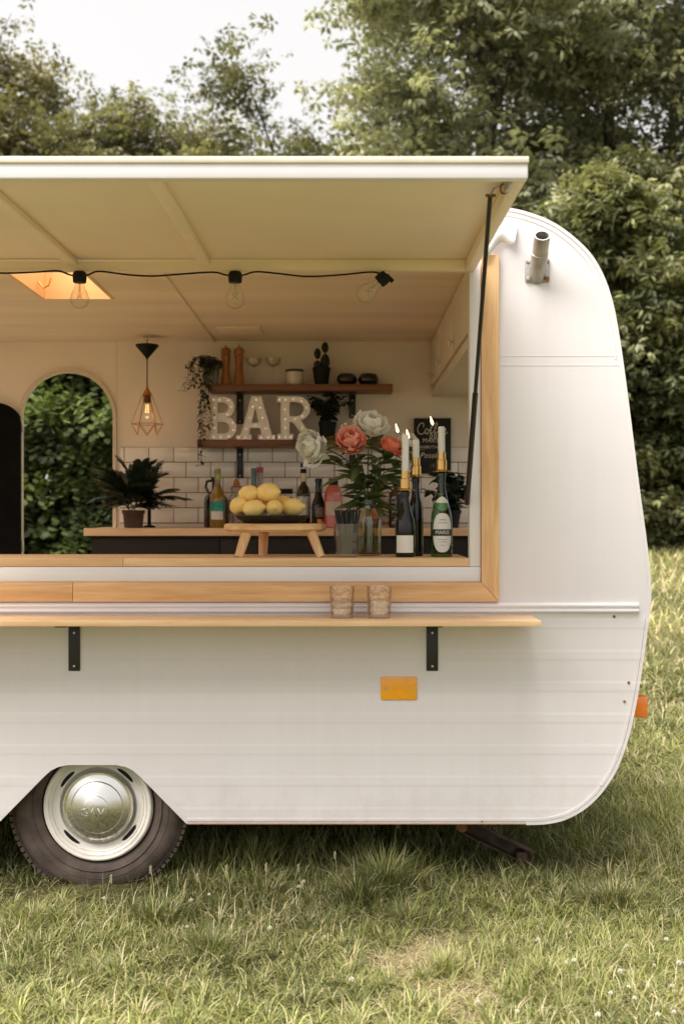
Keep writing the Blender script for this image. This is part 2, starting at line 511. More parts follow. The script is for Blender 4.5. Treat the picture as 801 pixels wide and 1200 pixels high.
bulb_glass = thin_glass('bulb_glass', (.98, .96, .93), .02, 1.3, .06, (.9, .85, .75), edge=(.7, .62, .5))
flame_m = emit('candle_flame', (1.0, .66, .30), 2.2)
led_m = emit('warm_led', (1.0, .80, .60), .16)
filament_m = emit('glowing_filament', (1.0, .55, .18), .9)
leafM = leaf_mat('tree_leaf', .5, .30, tcol=(1.1, 1.15, .7))
grassM = leaf_mat('grass_blade', .5, .25, tcol=(1.1, 1.15, .6))
palmM = leaf_mat('palm_leaf', .35, .1, False, (.034, .050, .026))
ivyM = leaf_mat('trailing_leaf', .45, .15, False, (.05, .062, .04))
eucM = leaf_mat('dark_round_leaf', .45, .1, False, (.034, .048, .026))
peonyleafM = leaf_mat('peony_leaf', .4, .25, False, (.10, .135, .05))
petal_white = leaf_mat('white_petal', .5, .25, False, (.90, .87, .83), (1.05, 1.02, 1))
petal_coral = leaf_mat('coral_petal', .5, .3, False, (.94, .50, .40), (1.2, 1, .9))
petal_red = leaf_mat('deep_coral_petal', .5, .3, False, (.88, .34, .23), (1.2, 1, .9))

# chrome hubcap with a dusting of dried mud on the lower half
def chrome_mat():
    m, n, l, b = nodes('chrome_hubcap')
    tc = n.new('ShaderNodeTexCoord'); sp = n.new('ShaderNodeSeparateXYZ'); l.new(tc.outputs['Object'], sp.inputs[0])
    nz = n.new('ShaderNodeTexNoise'); nz.inputs['Scale'].default_value = 70; nz.inputs['Detail'].default_value = 5
    l.new(tc.outputs['Object'], nz.inputs['Vector'])
    mr = n.new('ShaderNodeMapRange'); mr.inputs['From Min'].default_value = .03; mr.inputs['From Max'].default_value = -.13
    mr.inputs['To Min'].default_value = 0; mr.inputs['To Max'].default_value = .40
    l.new(sp.outputs[2], mr.inputs[0])
    mu = n.new('ShaderNodeMath'); mu.operation = 'ADD'; l.new(mr.outputs[0], mu.inputs[0]); l.new(nz.outputs[0], mu.inputs[1])
    gt = n.new('ShaderNodeMapRange'); gt.inputs['From Min'].default_value = .68; gt.inputs['From Max'].default_value = 1.0
    gt.inputs['To Max'].default_value = .8
    l.new(mu.outputs[0], gt.inputs[0])
    mx = n.new('ShaderNodeMix'); mx.data_type = 'RGBA'
    mx.inputs[6].default_value = (.78, .76, .72, 1); mx.inputs[7].default_value = (.20, .15, .09, 1)
    l.new(gt.outputs[0], mx.inputs[0]); l.new(mx.outputs[2], b.inputs['Base Color'])
    b.inputs['Metallic'].default_value = .95
    rr = n.new('ShaderNodeMapRange'); rr.inputs['To Min'].default_value = .27; rr.inputs['To Max'].default_value = .6
    l.new(gt.outputs[0], rr.inputs[0]); l.new(rr.outputs[0], b.inputs['Roughness'])
    return m
chrome = chrome_mat()

# ------------------------------------------------------------------ ground
def smooth(a, b, t):
    t = np.clip((t - a) / (b - a), 0, 1); return t*t*(3-2*t)
_gr = np.random.default_rng(3)
_ph = _gr.uniform(0, 6.28, (10, 2)); _fr = _gr.uniform(.6, 4.5, 10); _an = _gr.uniform(0, 6.28, 10)
def lump(x, y):
    z = 0
    for k in range(10):
        z = z + np.sin((x*np.cos(_an[k]) + y*np.sin(_an[k]))*_fr[k] + _ph[k, 0]) / (1 + _fr[k])
    return z
def gz(x, y):
    x = np.asarray(x, float); y = np.asarray(y, float)
    near = 1 - smooth(-2, 14, np.abs(y))
    return .80*smooth(2.2, 9.5, y) + .010*lump(x, y)*(.4 + 1.2*smooth(2, 8, y)) + 0*near
def gzf(x, y): return float(gz(x, y))

def axis_vals(lo, hi, dense_lo, dense_hi, step):
    a = list(np.arange(dense_lo, dense_hi + 1e-6, step))
    s = step; v = dense_hi
    while v < hi: s *= 1.35; v += s; a.append(min(v, hi))
    s = step; v = dense_lo
    while v > lo: s *= 1.35; v -= s; a.insert(0, max(v, lo))
    return np.array(a)
gxs = axis_vals(-400, 400, -4, 5, .09); gys = axis_vals(-60, 600, -2.2, 10, .09)
GX, GY = np.meshgrid(gxs, gys)
GZ = gz(GX, GY)
def bare(x, y):
    "worn earth: a patch in the foreground and smaller scuffs"
    b = 0
    for cx, cy, rx, ry, s in [(.18, -.62, .18, .18, .8), (.29, -.86, .12, .15, .7), (.86, .22, .5, .12, .45), (.30, -.45, .12, .06, .7)]:
        q = ((x-cx)/rx)**2 + ((y-cy)/ry)**2 + .35*np.sin(x*31+y*17) + .3*np.sin(y*43-x*23)
        b = np.maximum(b, s*np.clip(1.35-q, 0, 1))
    return np.clip(b, 0, 1)
V = np.stack([GX.ravel(), GY.ravel(), GZ.ravel()], 1)
nx, ny = len(gxs), len(gys)
idx = np.arange(nx*ny).reshape(ny, nx)
FQ = np.stack([idx[:-1, :-1], idx[:-1, 1:], idx[1:, 1:], idx[1:, :-1]], -1).reshape(-1, 4)
bcol = np.repeat(bare(V[:, 0], V[:, 1])[:, None], 3, 1)
def ground_mat():
    m, n, l, b = nodes('turf_soil')
    tc = n.new('ShaderNodeTexCoord')
    n1 = n.new('ShaderNodeTexNoise'); n1.inputs['Scale'].default_value = 1.3; n1.inputs['Detail'].default_value = 8
    n2 = n.new('ShaderNodeTexNoise'); n2.inputs['Scale'].default_value = 45; n2.inputs['Detail'].default_value = 6
    l.new(tc.outputs['Object'], n1.inputs['Vector']); l.new(tc.outputs['Object'], n2.inputs['Vector'])
    ra = n.new('ShaderNodeValToRGB')
    ra.color_ramp.elements[0].position = .35; ra.color_ramp.elements[1].position = .68
    ra.color_ramp.elements[0].color = (.065, .066, .026, 1); ra.color_ramp.elements[1].color = (.17, .15, .066, 1)
    l.new(n1.outputs[0], ra.inputs[0])
    rb = n.new('ShaderNodeValToRGB')
    rb.color_ramp.elements[0].position = .3; rb.color_ramp.elements[1].position = .75
    rb.color_ramp.elements[0].color = (.5, .5, .5, 1); rb.color_ramp.elements[1].color = (1.3, 1.3, 1.3, 1)
    l.new(n2.outputs[0], rb.inputs[0])
    mu = n.new('ShaderNodeMix'); mu.data_type = 'RGBA'; mu.blend_type = 'MULTIPLY'; mu.inputs[0].default_value = 1
    l.new(ra.outputs[0], mu.inputs[6]); l.new(rb.outputs[0], mu.inputs[7])
    at = n.new('ShaderNodeAttribute'); at.attribute_name = 'Col'
    eb = n.new('ShaderNodeMix'); eb.data_type = 'RGBA'; eb.blend_type = 'MULTIPLY'; eb.inputs[0].default_value = 1
    eb.inputs[6].default_value = (.34, .265, .165, 1); l.new(rb.outputs[0], eb.inputs[7])
    mx = n.new('ShaderNodeMix'); mx.data_type = 'RGBA'
    l.new(at.outputs['Fac'], mx.inputs[0]); l.new(mu.outputs[2], mx.inputs[6]); l.new(eb.outputs[2], mx.inputs[7])
    l.new(mx.outputs[2], b.inputs['Base Color'])
    b.inputs['Roughness'].default_value = .95; b.inputs['Specular IOR Level'].default_value = .1
    bp = n.new('ShaderNodeBump'); bp.inputs['Strength'].default_value = .8; bp.inputs['Distance'].default_value = .02
    l.new(n2.outputs[0], bp.inputs['Height']); l.new(bp.outputs[0], b.inputs['Normal'])
    return m
gme = np_mesh('ground', V, FQ, bcol, smooth=True)
tag(link('ground', gme, ground_mat()), 'grassy field rising gently towards the trees', 'ground', kind='structure')

# ------------------------------------------------------------------ the caravan
van = thing('caravan', 'white vintage caravan bar with raised serving hatch parked on the grass', 'caravan', (-.855, 1.0, 0))
INV = Matrix.Translation((.855, -1.0, 0))
def vp(o):      # parent a world-space mesh to the caravan
    o.parent = van; o.matrix_parent_inverse = INV; return o
def vbox(name, x0, x1, y0, y1, z0, z1, m, bev=.002, parent=None):
    o = MB().box(x0, x1, y0, y1, z0, z1, bev).build(name, m)
    if parent is None: vp(o)
    else: o.parent = parent
    return o

right = [(108,226),(300,228),(450,232),(540,238),(595,245),(622,251.5),(647,262),(670,278),(691,299),(706,325),(716,355),(722,385),(727.5,420),
         (735.5,480),(745.5,560),(755,630),(759.5,672),(760.5,700),(757.5,730),(751,778),(745,815),(736.5,856),(724,894),(708,922),(688,943.5),(664,958),(640,964),(616,965)]
rc = [(p.x, p.y) for p in catmull([(a, b, 0) for a, b in right], 5)]
left = [(216 - a, b) for a, b in reversed(rc)]
body_px = rc + left[:-1]                                 # closed ring, clockwise on the page, bottom is straight
ring = [(wx(a), wz(b)) for a, b in body_px]
# side wall outline with the wheel arch cut from the bottom edge
arch = [(218,965),(163,909),(156,903),(148,899),(136,896.5),(80,896.5),(68,899),(60,903),(53,909),(-2,965)]
side = [(wx(a), wz(b)) for a, b in rc + arch + left[:-1]]
WX0, WX1, WZ0, WZ1 = -2.06, wx(563), wz(682), 2.13
hole = [(WX0, WZ0), (WX1, WZ0), (WX1, WZ1), (WX0, WZ1)]
vp(MB().prism([side, hole], 0.0, .028).build('front_wall', paint, smooth=False))
# wrap-around skin: roof, ends and floor, with openings for the visible roof light and an added one
SKX0, SKX1, SKY0, SKY1 = -1.245, -.95, .2, .82
ROOF = [(SKX0, SKX1, SKY0, SKY1), (-2.20, -1.80, .5, 1.5)]  # second roof light is out of view, added to brighten the interior
pts = []
for i, p in enumerate(ring):
    pts.append(p); q = ring[(i+1) % len(ring)]
    if p[1] > 2.2 and q[1] > 2.2:
        for xs in sorted((SKX0, SKX1, -2.20, -1.80), reverse=(q[0] < p[0])):
            if min(p[0], q[0]) < xs < max(p[0], q[0]):
                t = (xs-p[0])/(q[0]-p[0]); pts.append((xs, p[1]+t*(q[1]-p[1])))
sk = MB()
EWY0, EWY1 = .15, 1.85
ys = [.003, EWY0, SKY0, .34, .5, SKY1, 1.5, 1.66, EWY1, 1.997]
EWZ0, EWZ1 = 1.00, 1.88                                    # end windows, out of view, added and sized to brighten the interior
def split_ring(pl, test):
    out = []
    for i, p in enumerate(pl):
        q = pl[(i+1) % len(pl)]; out.append(p)
        out += [c for c in test(p, q)]
    return out
def cut_bottom(p, q):
    if abs(p[1]-q[1]) < 1e-5 and p[1] < .3 and abs(p[0]-q[0]) > 1: return [(x, p[1]) for x in (-.5, -1.22)]
    return []
def cut_end(p, q):
    o = []
    for z in (EWZ0, EWZ1):
        if min(p[1], q[1]) < z < max(p[1], q[1]) and abs(q[1]-p[1]) > 1e-6:
            t = (z-p[1])/(q[1]-p[1]); o.append((t, (p[0]+t*(q[0]-p[0]), z)))
    return [c for t, c in sorted(o)]
pts = split_ring(split_ring(pts, cut_bottom), cut_end)
END_EDGE = {1: [], -1: []}
for i in range(len(pts)):
    p, q = pts[i], pts[(i+1) % len(pts)]
    mid = ((p[0]+q[0])/2, (p[1]+q[1])/2)
    inwin = EWZ0 < mid[1] < EWZ1
    if inwin: END_EDGE[1 if mid[0] > 0 else -1] += [p, q]
    for k in range(len(ys)-1):
        my = (ys[k]+ys[k+1])/2
        if mid[1] > 2.2 and any(r[0] < mid[0] < r[1] and r[2] < my < r[3] for r in ROOF): continue
        if inwin and EWY0 < my < EWY1: continue
        if mid[1] < .25 and -1.22 < mid[0] < -.5 and (my < .34 or my > 1.66): continue
        sk.add([(p[0], ys[k], p[1]), (q[0], ys[k], q[1]), (q[0], ys[k+1], q[1]), (p[0], ys[k+1], p[1])], [(0, 1, 2, 3)])
skin = vp(sk.build('outer_skin', paint, smooth=True, ang=60))
# edge moulding following the outline (flat strip slightly inboard plus rolled lip)
def strip(ringpts, off, w, y0, y1):
    mb = MB(); n = len(ringpts)
    P2 = [Vector((a, b)) for a, b in ringpts]
    def inset(d):
        o = []
        for i in range(n):
            a = P2[max(0, i-1)]; b = P2[min(n-1, i+1)]
            t = (b-a).normalized(); nrm = Vector((t.y, -t.x))   # inward for clockwise travel
            o.append(P2[i] + nrm*d)
        return o
    A = inset(off); B = inset(off+w)
    v = []; f = []
    for i in range(n): v += [(A[i].x, y0, A[i].y), (B[i].x, y0, B[i].y), (A[i].x, y1, A[i].y), (B[i].x, y1, B[i].y)]
    for i in range(n-1):
        a, b = 4*i, 4*i+4
        f += [(a, a+1, b+1, b), (a+1, a+3, b+3, b+1), (a+2, a, b, b+2)]
    f += [(0, 2, 3, 1), (4*n-4, 4*n-3, 4*n-1, 4*n-2)]
    return mb.add(v, f)
rw = [(wx(a), wz(b)) for a, b in rc]
iu = [i for i, (a, b) in enumerate(rc) if b < 428]
vp(strip([rw[i] for i in iu], .019, .004, -.0022, .001).build('edge_bead', trim_white))
vp(strip(rw, -.0045, .011, -.003, .02).build('edge_moulding', paint))
il = [i for i, (a, b) in enumerate(rc) if b > 722]
low = [rw[i] for i in il] + [(wx(219), wz(965))]
vp(strip(low, .0085, .009, -.0035, .001).build('lower_edge_moulding', paint))
ow = mat('oak_floor_edge', hexc('#a8703c'), .6)
vbox('floor_edge', wx(219), wx(625), .0, .03, wz(966.2), wz(965.1), ow, 0)
# upper sheet seams
for py in (417, 428):
    vbox('sheet_seam', wx(584), wx(724 if py == 417 else 726), -.0007, .001, wz(py)-.002, wz(py)+.002, paint, 0)
vbox('sheet_seam', wx(262)-.002, wx(262)+.002, -.0006, .001, wz(962), wz(736), paint, 0)
# belt moulding: flat with two raised ribs
belt = MB().box(-2.74, wx(748), -.007, .001, wz(718), wz(706.5), .002)
belt.box(-2.738, wx(747), -.012, -.006, wz(711), wz(708), .0015).box(-2.738, wx(747), -.012, -.006, wz(716.8), wz(714), .0015)
vp(belt.build('belt_moulding', trim_white))
for px, py in ((743, 711.5), (719, 722.5), (736, 800), (731, 822), (703, 921), (564, 962)):
    M_ = Matrix.Translation((wx(px), -.006 if py < 712 else 0.0, wz(py))) @ Matrix.Rotation(R(90), 4, 'X')
    vp(MB().lathe([(0, .004), (.004, .003), (.005, 0)], 10, M=M_).build('rivet', rustbolt if py > 712 else trim_white))
# hatch surround
vp(MB().box(-2.02, wx(86.4), -.016, .004, wz(704.5), WZ0, .0015).build('frame_board', oak))
def mitre(px0, px1):
    mb = MB(); x0 = wx(px0); xo = wx(583); xi = wx(563)
    return mb.prism([[(x0, wz(704.5)), (xo, wz(704.5)), (xi, WZ0), (x0, WZ0)]], -.016, .004)
vp(mitre(87, 583).build('frame_board', oak))
vp(MB().prism([[(wx(583.4), wz(704.3)), (wx(583.4), wz(300)), (WX1+.0005, wz(300)), (WX1+.0005, WZ0+.0008)]], -.0162, .004).build('frame_board', oak_v))
vp(MB().box(-2.12, WX0+.0, -.016, .004, wz(704.5), wz(300), .0015).build('frame_board', oak_v))
# white lining inside the opening
vbox('opening_lining', WX0, WX1-.001, -.006, .045, WZ0+.0005, wz(664), trim_white, .003)
vbox('opening_lining', wx(549.5), WX1-.001, -.006, .045, wz(664)+.0005, WZ1-.001, trim_white, .003)
vbox('opening_lining', WX0, WX0+.035, -.006, .045, wz(664)+.0005, WZ1-.001, trim_white, .003)
vbox('opening_header', WX0+.036, wx(549), -.002, .045, 2.112, WZ1+.04, trim_white, .003)
# serving counter behind the opening (two planks)
SILL = wz(654)
for a, b in ((WX0+.036, wx(144.6)), (wx(145), wx(549.3))):
    vbox('counter_plank', a, b, -.008, .40, wz(664)+.001, SILL, pine, .002)
# outer shelf with its two angle brackets
vp(MB().box(-2.1, .627, -.2125, -.0125, .921, .939, .0015).build('serving_shelf', pine))
ZS = .921
for px in (87.5, 506):
    xc = wx(px); w = .0195
    vbr = MB().box(xc-w, xc+w, -.0055, -.0005, wz(786), ZS-.006, .0012).box(xc-w, xc+w, -.19, -.0005, ZS-.0058, ZS-.0005, .0012)
    br = vp(vbr.build('shelf_bracket', black_metal))
    for py in (741.5, 780.5):
        MB().lathe([(0, .003), (.0035, .0025), (.0045, 0)], 10, M=Matrix.Translation((xc, -.0055, wz(py))) @ Matrix.Rotation(R(90), 4, 'X')).build('screw', screw_m, br)
# side reflector plate
rf = vp(MB().box(wx(446), wx(488), -.006, -.0005, wz(820), wz(793), .003).build('reflector_plate', orange))
for px in (451, 482):
    MB().lathe([(0, .0025), (.004, .002), (.005, 0)], 10, M=Matrix.Translation((wx(px), -.006, wz(806.5))) @ Matrix.Rotation(R(90), 4, 'X')).build('screw', screw_m, rf)
# marker lamp on the end
ml_ = vp(MB().box(.965, 1.052, .10, .19, .572, .645, .006).build('marker_lamp', lamp_orange))
MB().box(.955, .984, .094, .196, .566, .651, .003).build('lamp_base', black_matt, ml_)
# flag-pole socket
fh = vp(MB().box(wx(614.5), wx(643), -.006, -.0005, wz(331), wz(303.5), .003).build('pole_socket', steel))
a_, b_ = Vector((wx(629), -.004, wz(321))), Vector((.645, -.125, 2.199))
ax = (b_-a_).normalized(); L_ = (b_-a_).length
Mt = Matrix.Translation(a_) @ ax.to_track_quat('Z', 'Y').to_matrix().to_4x4()
MB().lathe([(.028, -.02), (.028, L_*.55), (.0265, L_*.56), (.0265, L_), (.022, L_), (.022, .02), (.0, .02)], 24, M=Mt).build('socket_tube', steel, fh)
for i, (px, py) in enumerate(((618, 307), (640, 307), (618, 327), (640, 327))):
    MB().lathe([(0, .008), (.0065, .007), (.008, 0)], 8, M=Matrix.Translation((wx(px), -.006, wz(py))) @ Matrix.Rotation(R(90), 4, 'X')).build('bolt', rustbolt if i in (1, 3) else steel, fh)
# torn weather strip at the hinge end
tw = MB(); v = []; f = []
for i in range(15):
    t = i/14
    top = P(566+40*t, 267-2*t+1.0*math.sin(t*9), -.012-.012*math.sin(t*5)); 
    bot = P(563+40*t, 302-18*smooth(0, .75, t)+2.5*math.sin(t*9), -.024-.010*math.sin(t*6+.6))
    midp = (top+bot)/2 + Vector((0, -.004+.004*math.sin(t*7), .002))
    v += [top, midp, bot]
for i in range(14):
    a = 3*i; f += [(a, a+1, a+4, a+3), (a+1, a+2, a+5, a+4)]
o = vp(tw.add(v, f).build('weather_strip', trim_white)); sm_ = o.modifiers.new('thickness', 'SOLIDIFY'); sm_.thickness = .0025

# raised hatch (awning), hinged above the opening, tipped down one degree
HX0, HX1, HL = -2.10, .437, 1.15
hz = 2.153
TH = Matrix.Translation((0, 0, hz)) @ Matrix.Rotation(R(1.0), 4, 'X')
def hbox(name, x0, x1, y0, y1, z0, z1, m, bev=.003, parent=None):
    o = MB().box(x0, x1, y0, y1, z0, z1, bev, M=TH).build(name, m)
    if parent is None: vp(o)
    else: o.parent = parent
    return o
hatch = hbox('serving_hatch', HX0, HX1, -HL, -.004, -.011, 0, cream, .002)
hatch_white = trim_white
hbox('hatch_edge', HX0+.001, HX1-.001, -HL+.002, -HL+.034, -.047, -.0115, hatch_white, .002, hatch)
hbox('hatch_frame', HX0, HX1-.034, -.036, -.005, -.050, -.0115, cream, .002, hatch)
for x0, x1 in ((HX1-.0335, HX1-.0015), (HX0+.001, HX0+.034)):
    hbox('hatch_frame', x0, x1, -HL+.0345, -.005, -.047, -.0115, cream, .002, hatch)
for xc in (-.475, -.92, -1.38, -1.8):
    hbox('hatch_batten', xc-.018, xc+.018, -HL+.0348, -.0365, -.030, -.0115, cream, .002, hatch)
# aluminium cap on the leading edge
hbox('hatch_cap', HX0, HX1+.001, -HL-.004, -HL+.02, -.0115, .004, mat('cap_cream', (.72, .66, .55), .4), .002, hatch)
# stay: black strut from hatch to lining, with its hook and chain
st0 = Vector((.41, -.012, wz(590))); st1 = Vector((.373, -.93, 2.105))
stay = vp(MB().tube([st0, st0.lerp(st1, .5), st1], .0062, 10).build('hatch_stay', black_metal))
MB().tube([st0.lerp(st1, .0), st0.lerp(st1, .42)], .0088, 12).build('stay_tube', black_metal, stay)
hk = [st1, st1+Vector((.006, -.02, .012)), st1+Vector((.02, -.06, .010)), st1+Vector((.032, -.10, .006)), st1+Vector((.040, -.13, .012))]
MB().tube(hk, .0028, 8).build('stay_hook', steel, stay)
for k in range(3):
    c = st1 + Vector((.026+.010*k, -.085-.03*k, -.006+.004*k))
    tor = [(c.x + .011*math.cos(t), c.y + .004*math.sin(t*2), c.z + .013*math.sin(t)) for t in [2*math.pi*i/14 for i in range(15)]]
    MB().tube(tor, .0024, 6).build('chain_link', rustbolt if k != 1 else steel, stay)
MB().box(.395, .405, -1.115, -1.02, 2.085, 2.115, .002).build('stay_plate', steel, stay)
MB().tube([st1+Vector((-.012, 0, .0)), st1+Vector((.014, 0, .0))], .004, 8).build('stay_pin', rustbolt, stay)

# interior: floor, ceiling, walls
FLOOR = .385
floor_m = wood('pale_floor', hexc('#c9a878'), hexc('#e3cba4'), 0, 2, .5)  # floor is out of view; pale wood chosen to bounce light upward
for a in ((-2.5, -1.235, .045, 1.965), (-.485, .798, .045, 1.965), (-1.235, -.485, .35, 1.66)):
    vbox('interior_floor', *a, .30, FLOOR, floor_m, 0)
CZ = 2.17
for a in ((-2.52, -2.2, .05, 1.966), (-1.8, SKX0, .05, 1.966), (-2.2, -1.8, .05, .5), (-2.2, -1.8, 1.5, 1.966), (SKX1, .82, .05, 1.966), (SKX0, SKX1, .05, SKY0), (SKX0, SKX1, SKY1, 1.966)):
    vbox('ceiling_panel', *a, CZ, CZ+.012, ceil_cream, 0)
vbox('ceiling_batten', -.685, -.665, .06, 1.966, CZ-.006, CZ-.0005, ceil_cream, .001)
hx = P(257, 0, 1.62).x; hx2 = P(307, 0, 1.62).x
vbox('ceiling_hatch', hx, hx2, 1.50, 1.72, CZ-.010, CZ-.0005, ceil_cream, .002)
sl_wood = mat('roof_light_lining', hexc('#ecc391'), .5, var=.05)
for X0, X1, Y0, Y1 in ROOF:
    for a in ((X0, X0+.012, Y0, Y1), (X1-.012, X1, Y0, Y1), (X0+.0125, X1-.0125, Y0, Y0+.012), (X0+.0125, X1-.0125, Y1-.012, Y1)):
        vbox('roof_light_lining', *a, CZ-.004, 2.385, sl_wood, 0)
def dome_mat():
    m = bpy.data.materials.new('amber_roof_light'); m.use_nodes = True
    n = m.node_tree.nodes; l = m.node_tree.links; n.remove(n['Principled BSDF'])
    t = n.new('ShaderNodeBsdfTranslucent'); t.inputs[0].default_value = (.96, .86, .72, 1)
    tr = n.new('ShaderNodeBsdfTransparent'); tr.inputs[0].default_value = (.96, .88, .74, 1)
    mx = n.new('ShaderNodeMixShader'); mx.inputs[0].default_value = .35
    l.new(t.outputs[0], mx.inputs[1]); l.new(tr.outputs[0], mx.inputs[2]); l.new(mx.outputs[0], n['Material Output'].inputs[0])
    return m
dome_m = dome_mat()
for X0, X1, Y0, Y1 in reversed(ROOF):
    cxs, cys = (X0+X1)/2, (Y0+Y1)/2
    dm = MB(); v = []; f = []
    for j in range(9):
        for i in range(9):
            a, b = i/8*2-1, j/8*2-1
            v.append((cxs + a*(X1-X0)/2*1.08, cys + b*(Y1-Y0)/2*1.06, 2.386 + .06*(1-abs(a)**4)*(1-abs(b)**4)))
    for j in range(8):
        for i in range(8): f.append((9*j+i, 9*j+i+1, 9*j+i+10, 9*j+i+9))
    vp(dm.add(v, f).build('roof_light', dome_m))
MB().tube([(-1.23, .70, 2.215), (-1.21, .70, 2.19), (-1.19, .70, 2.20), (-1.18, .70, 2.23)], .004, 6).build('roof_light_catch', brass, van.children[-1])
# back wall with an arched doorway
ac = P(79.5, 490, 1.97); AR = 53.5*(D+1.97)/F
archpts = [(ac.x - AR, .42)] + [(ac.x + AR*math.cos(t), ac.z + AR*math.sin(t)) for t in [math.pi - math.pi*i/28 for i in range(29)]] + [(ac.x + AR, .42)]
bwall = vp(MB().prism([ring, archpts], 1.97, 1.998).build('back_wall', wall_cream, smooth=False))
fr = MB(); v = []; f = []
for i, (x, z) in enumerate(archpts):
    if i in (0, len(archpts)-1): dx, dz = (-1 if i == 0 else 1), 0
    else:
        dx, dz = (x-ac.x)/AR, max(0, (z-ac.z)/AR)
        if z < ac.z + 1e-4: dx = math.copysign(1, dx); dz = 0
    w = .017
    v += [(x-.001*dx, 1.955, z-.001*dz), (x+w*dx, 1.955, z+w*dz), (x+w*dx, 1.9695, z+w*dz), (x-.001*dx, 1.9985, z-.001*dz)]
for i in range(len(archpts)-1):
    a, b = 4*i, 4*i+4
    f += [(a, b, b+1, a+1), (a+1, b+1, b+2, a+2), (a+3, b+3, b, a)]
vp(fr.add(v, f).build('doorway_trim', cup_white))
for py in (500, 640):
    p_ = P(27.5, py, 1.96); vbox('door_hinge', p_.x-.004, p_.x+.006, 1.945, 1.957, p_.z-.03, p_.z+.03, screw_m, .001)
# dark leaf with rounded top corner beside the doorway
p1 = P(24.5, 474, 1.94); x0 = -2.12; x1 = p1.x; zt = p1.z+.01; r_ = .12
leafp = [(x0, FLOOR+.002), (x1, FLOOR+.002), (x1, zt-.115)] + [(x1-.025-.105+.105*math.cos(t)+.025*(1-t/(math.pi/2))*1, zt-.09+.09*math.sin(t)) for t in [math.pi/2*i/8 for i in range(1, 9)]] + [(x0, zt+.07)]
dl = vp(MB().prism([leafp], 1.925, 1.955).build('door_leaf', black_door))
vbox('wall_seam', P(137, 0, 1.97).x-.0015, P(137, 0, 1.97).x+.0015, 1.9685, 1.971, P(0, 617, 1.97).z, CZ, cup_white, 0)
# end walls, each with an unseen window added for interior light
IX0, IX1 = -2.52, .80
pane_m = thin_glass('window_glass', (.93, .95, .94), .02)
for sg_, xa in ((1, IX1), (-1, IX0)):
    xo = xa + sg_*.018
    xl, xr = min(xa, xo), max(xa, xo)
    for y0, y1, z0, z1 in ((.046, EWY0, FLOOR, CZ-.001), (EWY1, 1.966, FLOOR, CZ-.001), (EWY0, EWY1, FLOOR, EWZ0), (EWY0, EWY1, EWZ1, CZ-.001)):
        vbox('end_wall', xl, xr, y0, y1, z0, z1, wall_cream, 0)
    ed = sorted(set((round(x, 5), round(z, 5)) for x, z in END_EDGE[sg_]), key=lambda c: c[1])
    xt, xb = ed[-1][0], ed[0][0]
    wv = [(xb, EWY0, EWZ0), (xb, EWY1, EWZ0), (xt, EWY1, EWZ1), (xt, EWY0, EWZ1)]
    wv = [(x - sg_*.006, y, z) for x, y, z in wv]
    wo = MB().add(wv, [(0, 1, 2, 3)]).build('unseen_end_window', pane_m); vp(wo)
    iv = [(xa, EWY0, EWZ0), (xa, EWY1, EWZ0), (xa, EWY1, EWZ1), (xa, EWY0, EWZ1)]
    rv = wv + iv
    MB().add(rv, [(0, 1, 5, 4), (1, 2, 6, 5), (2, 3, 7, 6), (3, 0, 4, 7)]).build('window_reveal', trim_white, wo, smooth=False)
    rb = MB()
    for q in range(4): rb.tube([wv[q], wv[(q+1) % 4]], .012, 6)
    rb.build('window_seal', black_matt, wo)
# tiles
s_b = (D+1.968)/F
tx0 = P(141, 0, 1.968).x; tx1 = .795; tz1 = P(0, 524, 1.968).z; TW, THh = 28.9*s_b, 17.75*s_b; gj = .0033
vbox('tile_backing', tx0, tx1, 1.9655, 1.9695, tz1-5*THh-.03, tz1, grout, 0, bwall)
tile_meshes = {}
def tile(x0, x1, z0, z1):
    w, h = round(x1-x0, 4), round(z1-z0, 4)
    if w < .012: return
    k = (w, h)
    if k not in tile_meshes:
        tile_meshes[k] = MB().box(-w/2, w/2, -.004, .004, -h/2, h/2, .0012).mesh('tile')
        tile_meshes[k].materials.append(tile_m)
    o = link('tile', tile_meshes[k], None, bwall, ((x0+x1)/2, 1.9628 + rnd.uniform(-.0006, .0006), (z0+z1)/2), (rnd.uniform(-.006, .006), 0, rnd.uniform(-.006, .006)))
ph0 = P(146, 0, 1.968).x
for r in range(5):
    za = tz1 - r*THh - gj/2; zb = tz1 - (r+1)*THh + gj/2
    x = ph0 - TW*2 + (TW/2 if r % 2 else 0)
    while x < tx1:
        a, b = max(x+gj/2, tx0), min(x+TW-gj/2, tx1)
        if b > a: tile(a, b, zb, za)
        x += TW
vbox('splash_board', tx0, tx1, 1.950, 1.9645, 1.215, tz1-5*THh-.003, cup_white, .001)
# rear counter with black drawer fronts
CT = P(0, 619, 1.45).z
cx0 = P(98, 0, 1.45).x
ct = vbox('rear_worktop', cx0, .797, 1.45, 1.949, CT-.036, CT, pine, .003)
cb = vbox('rear_cabinet', cx0+.045, .797, 1.49, 1.949, FLOOR, CT-.0365, drawer_black, 0)
xs = [P(107, 0, 1.47).x, P(257.5, 0, 1.47).x, P(407, 0, 1.47).x, .79]
for i in range(3):
    for z0, z1 in ((CT-.21, CT-.050), (CT-.42, CT-.214), (CT-.80, CT-.424)):
        vbox('drawer_front', xs[i]+.002, xs[i+1]-.002, 1.472, 1.4895, z0, z1, drawer_black, .002, cb)
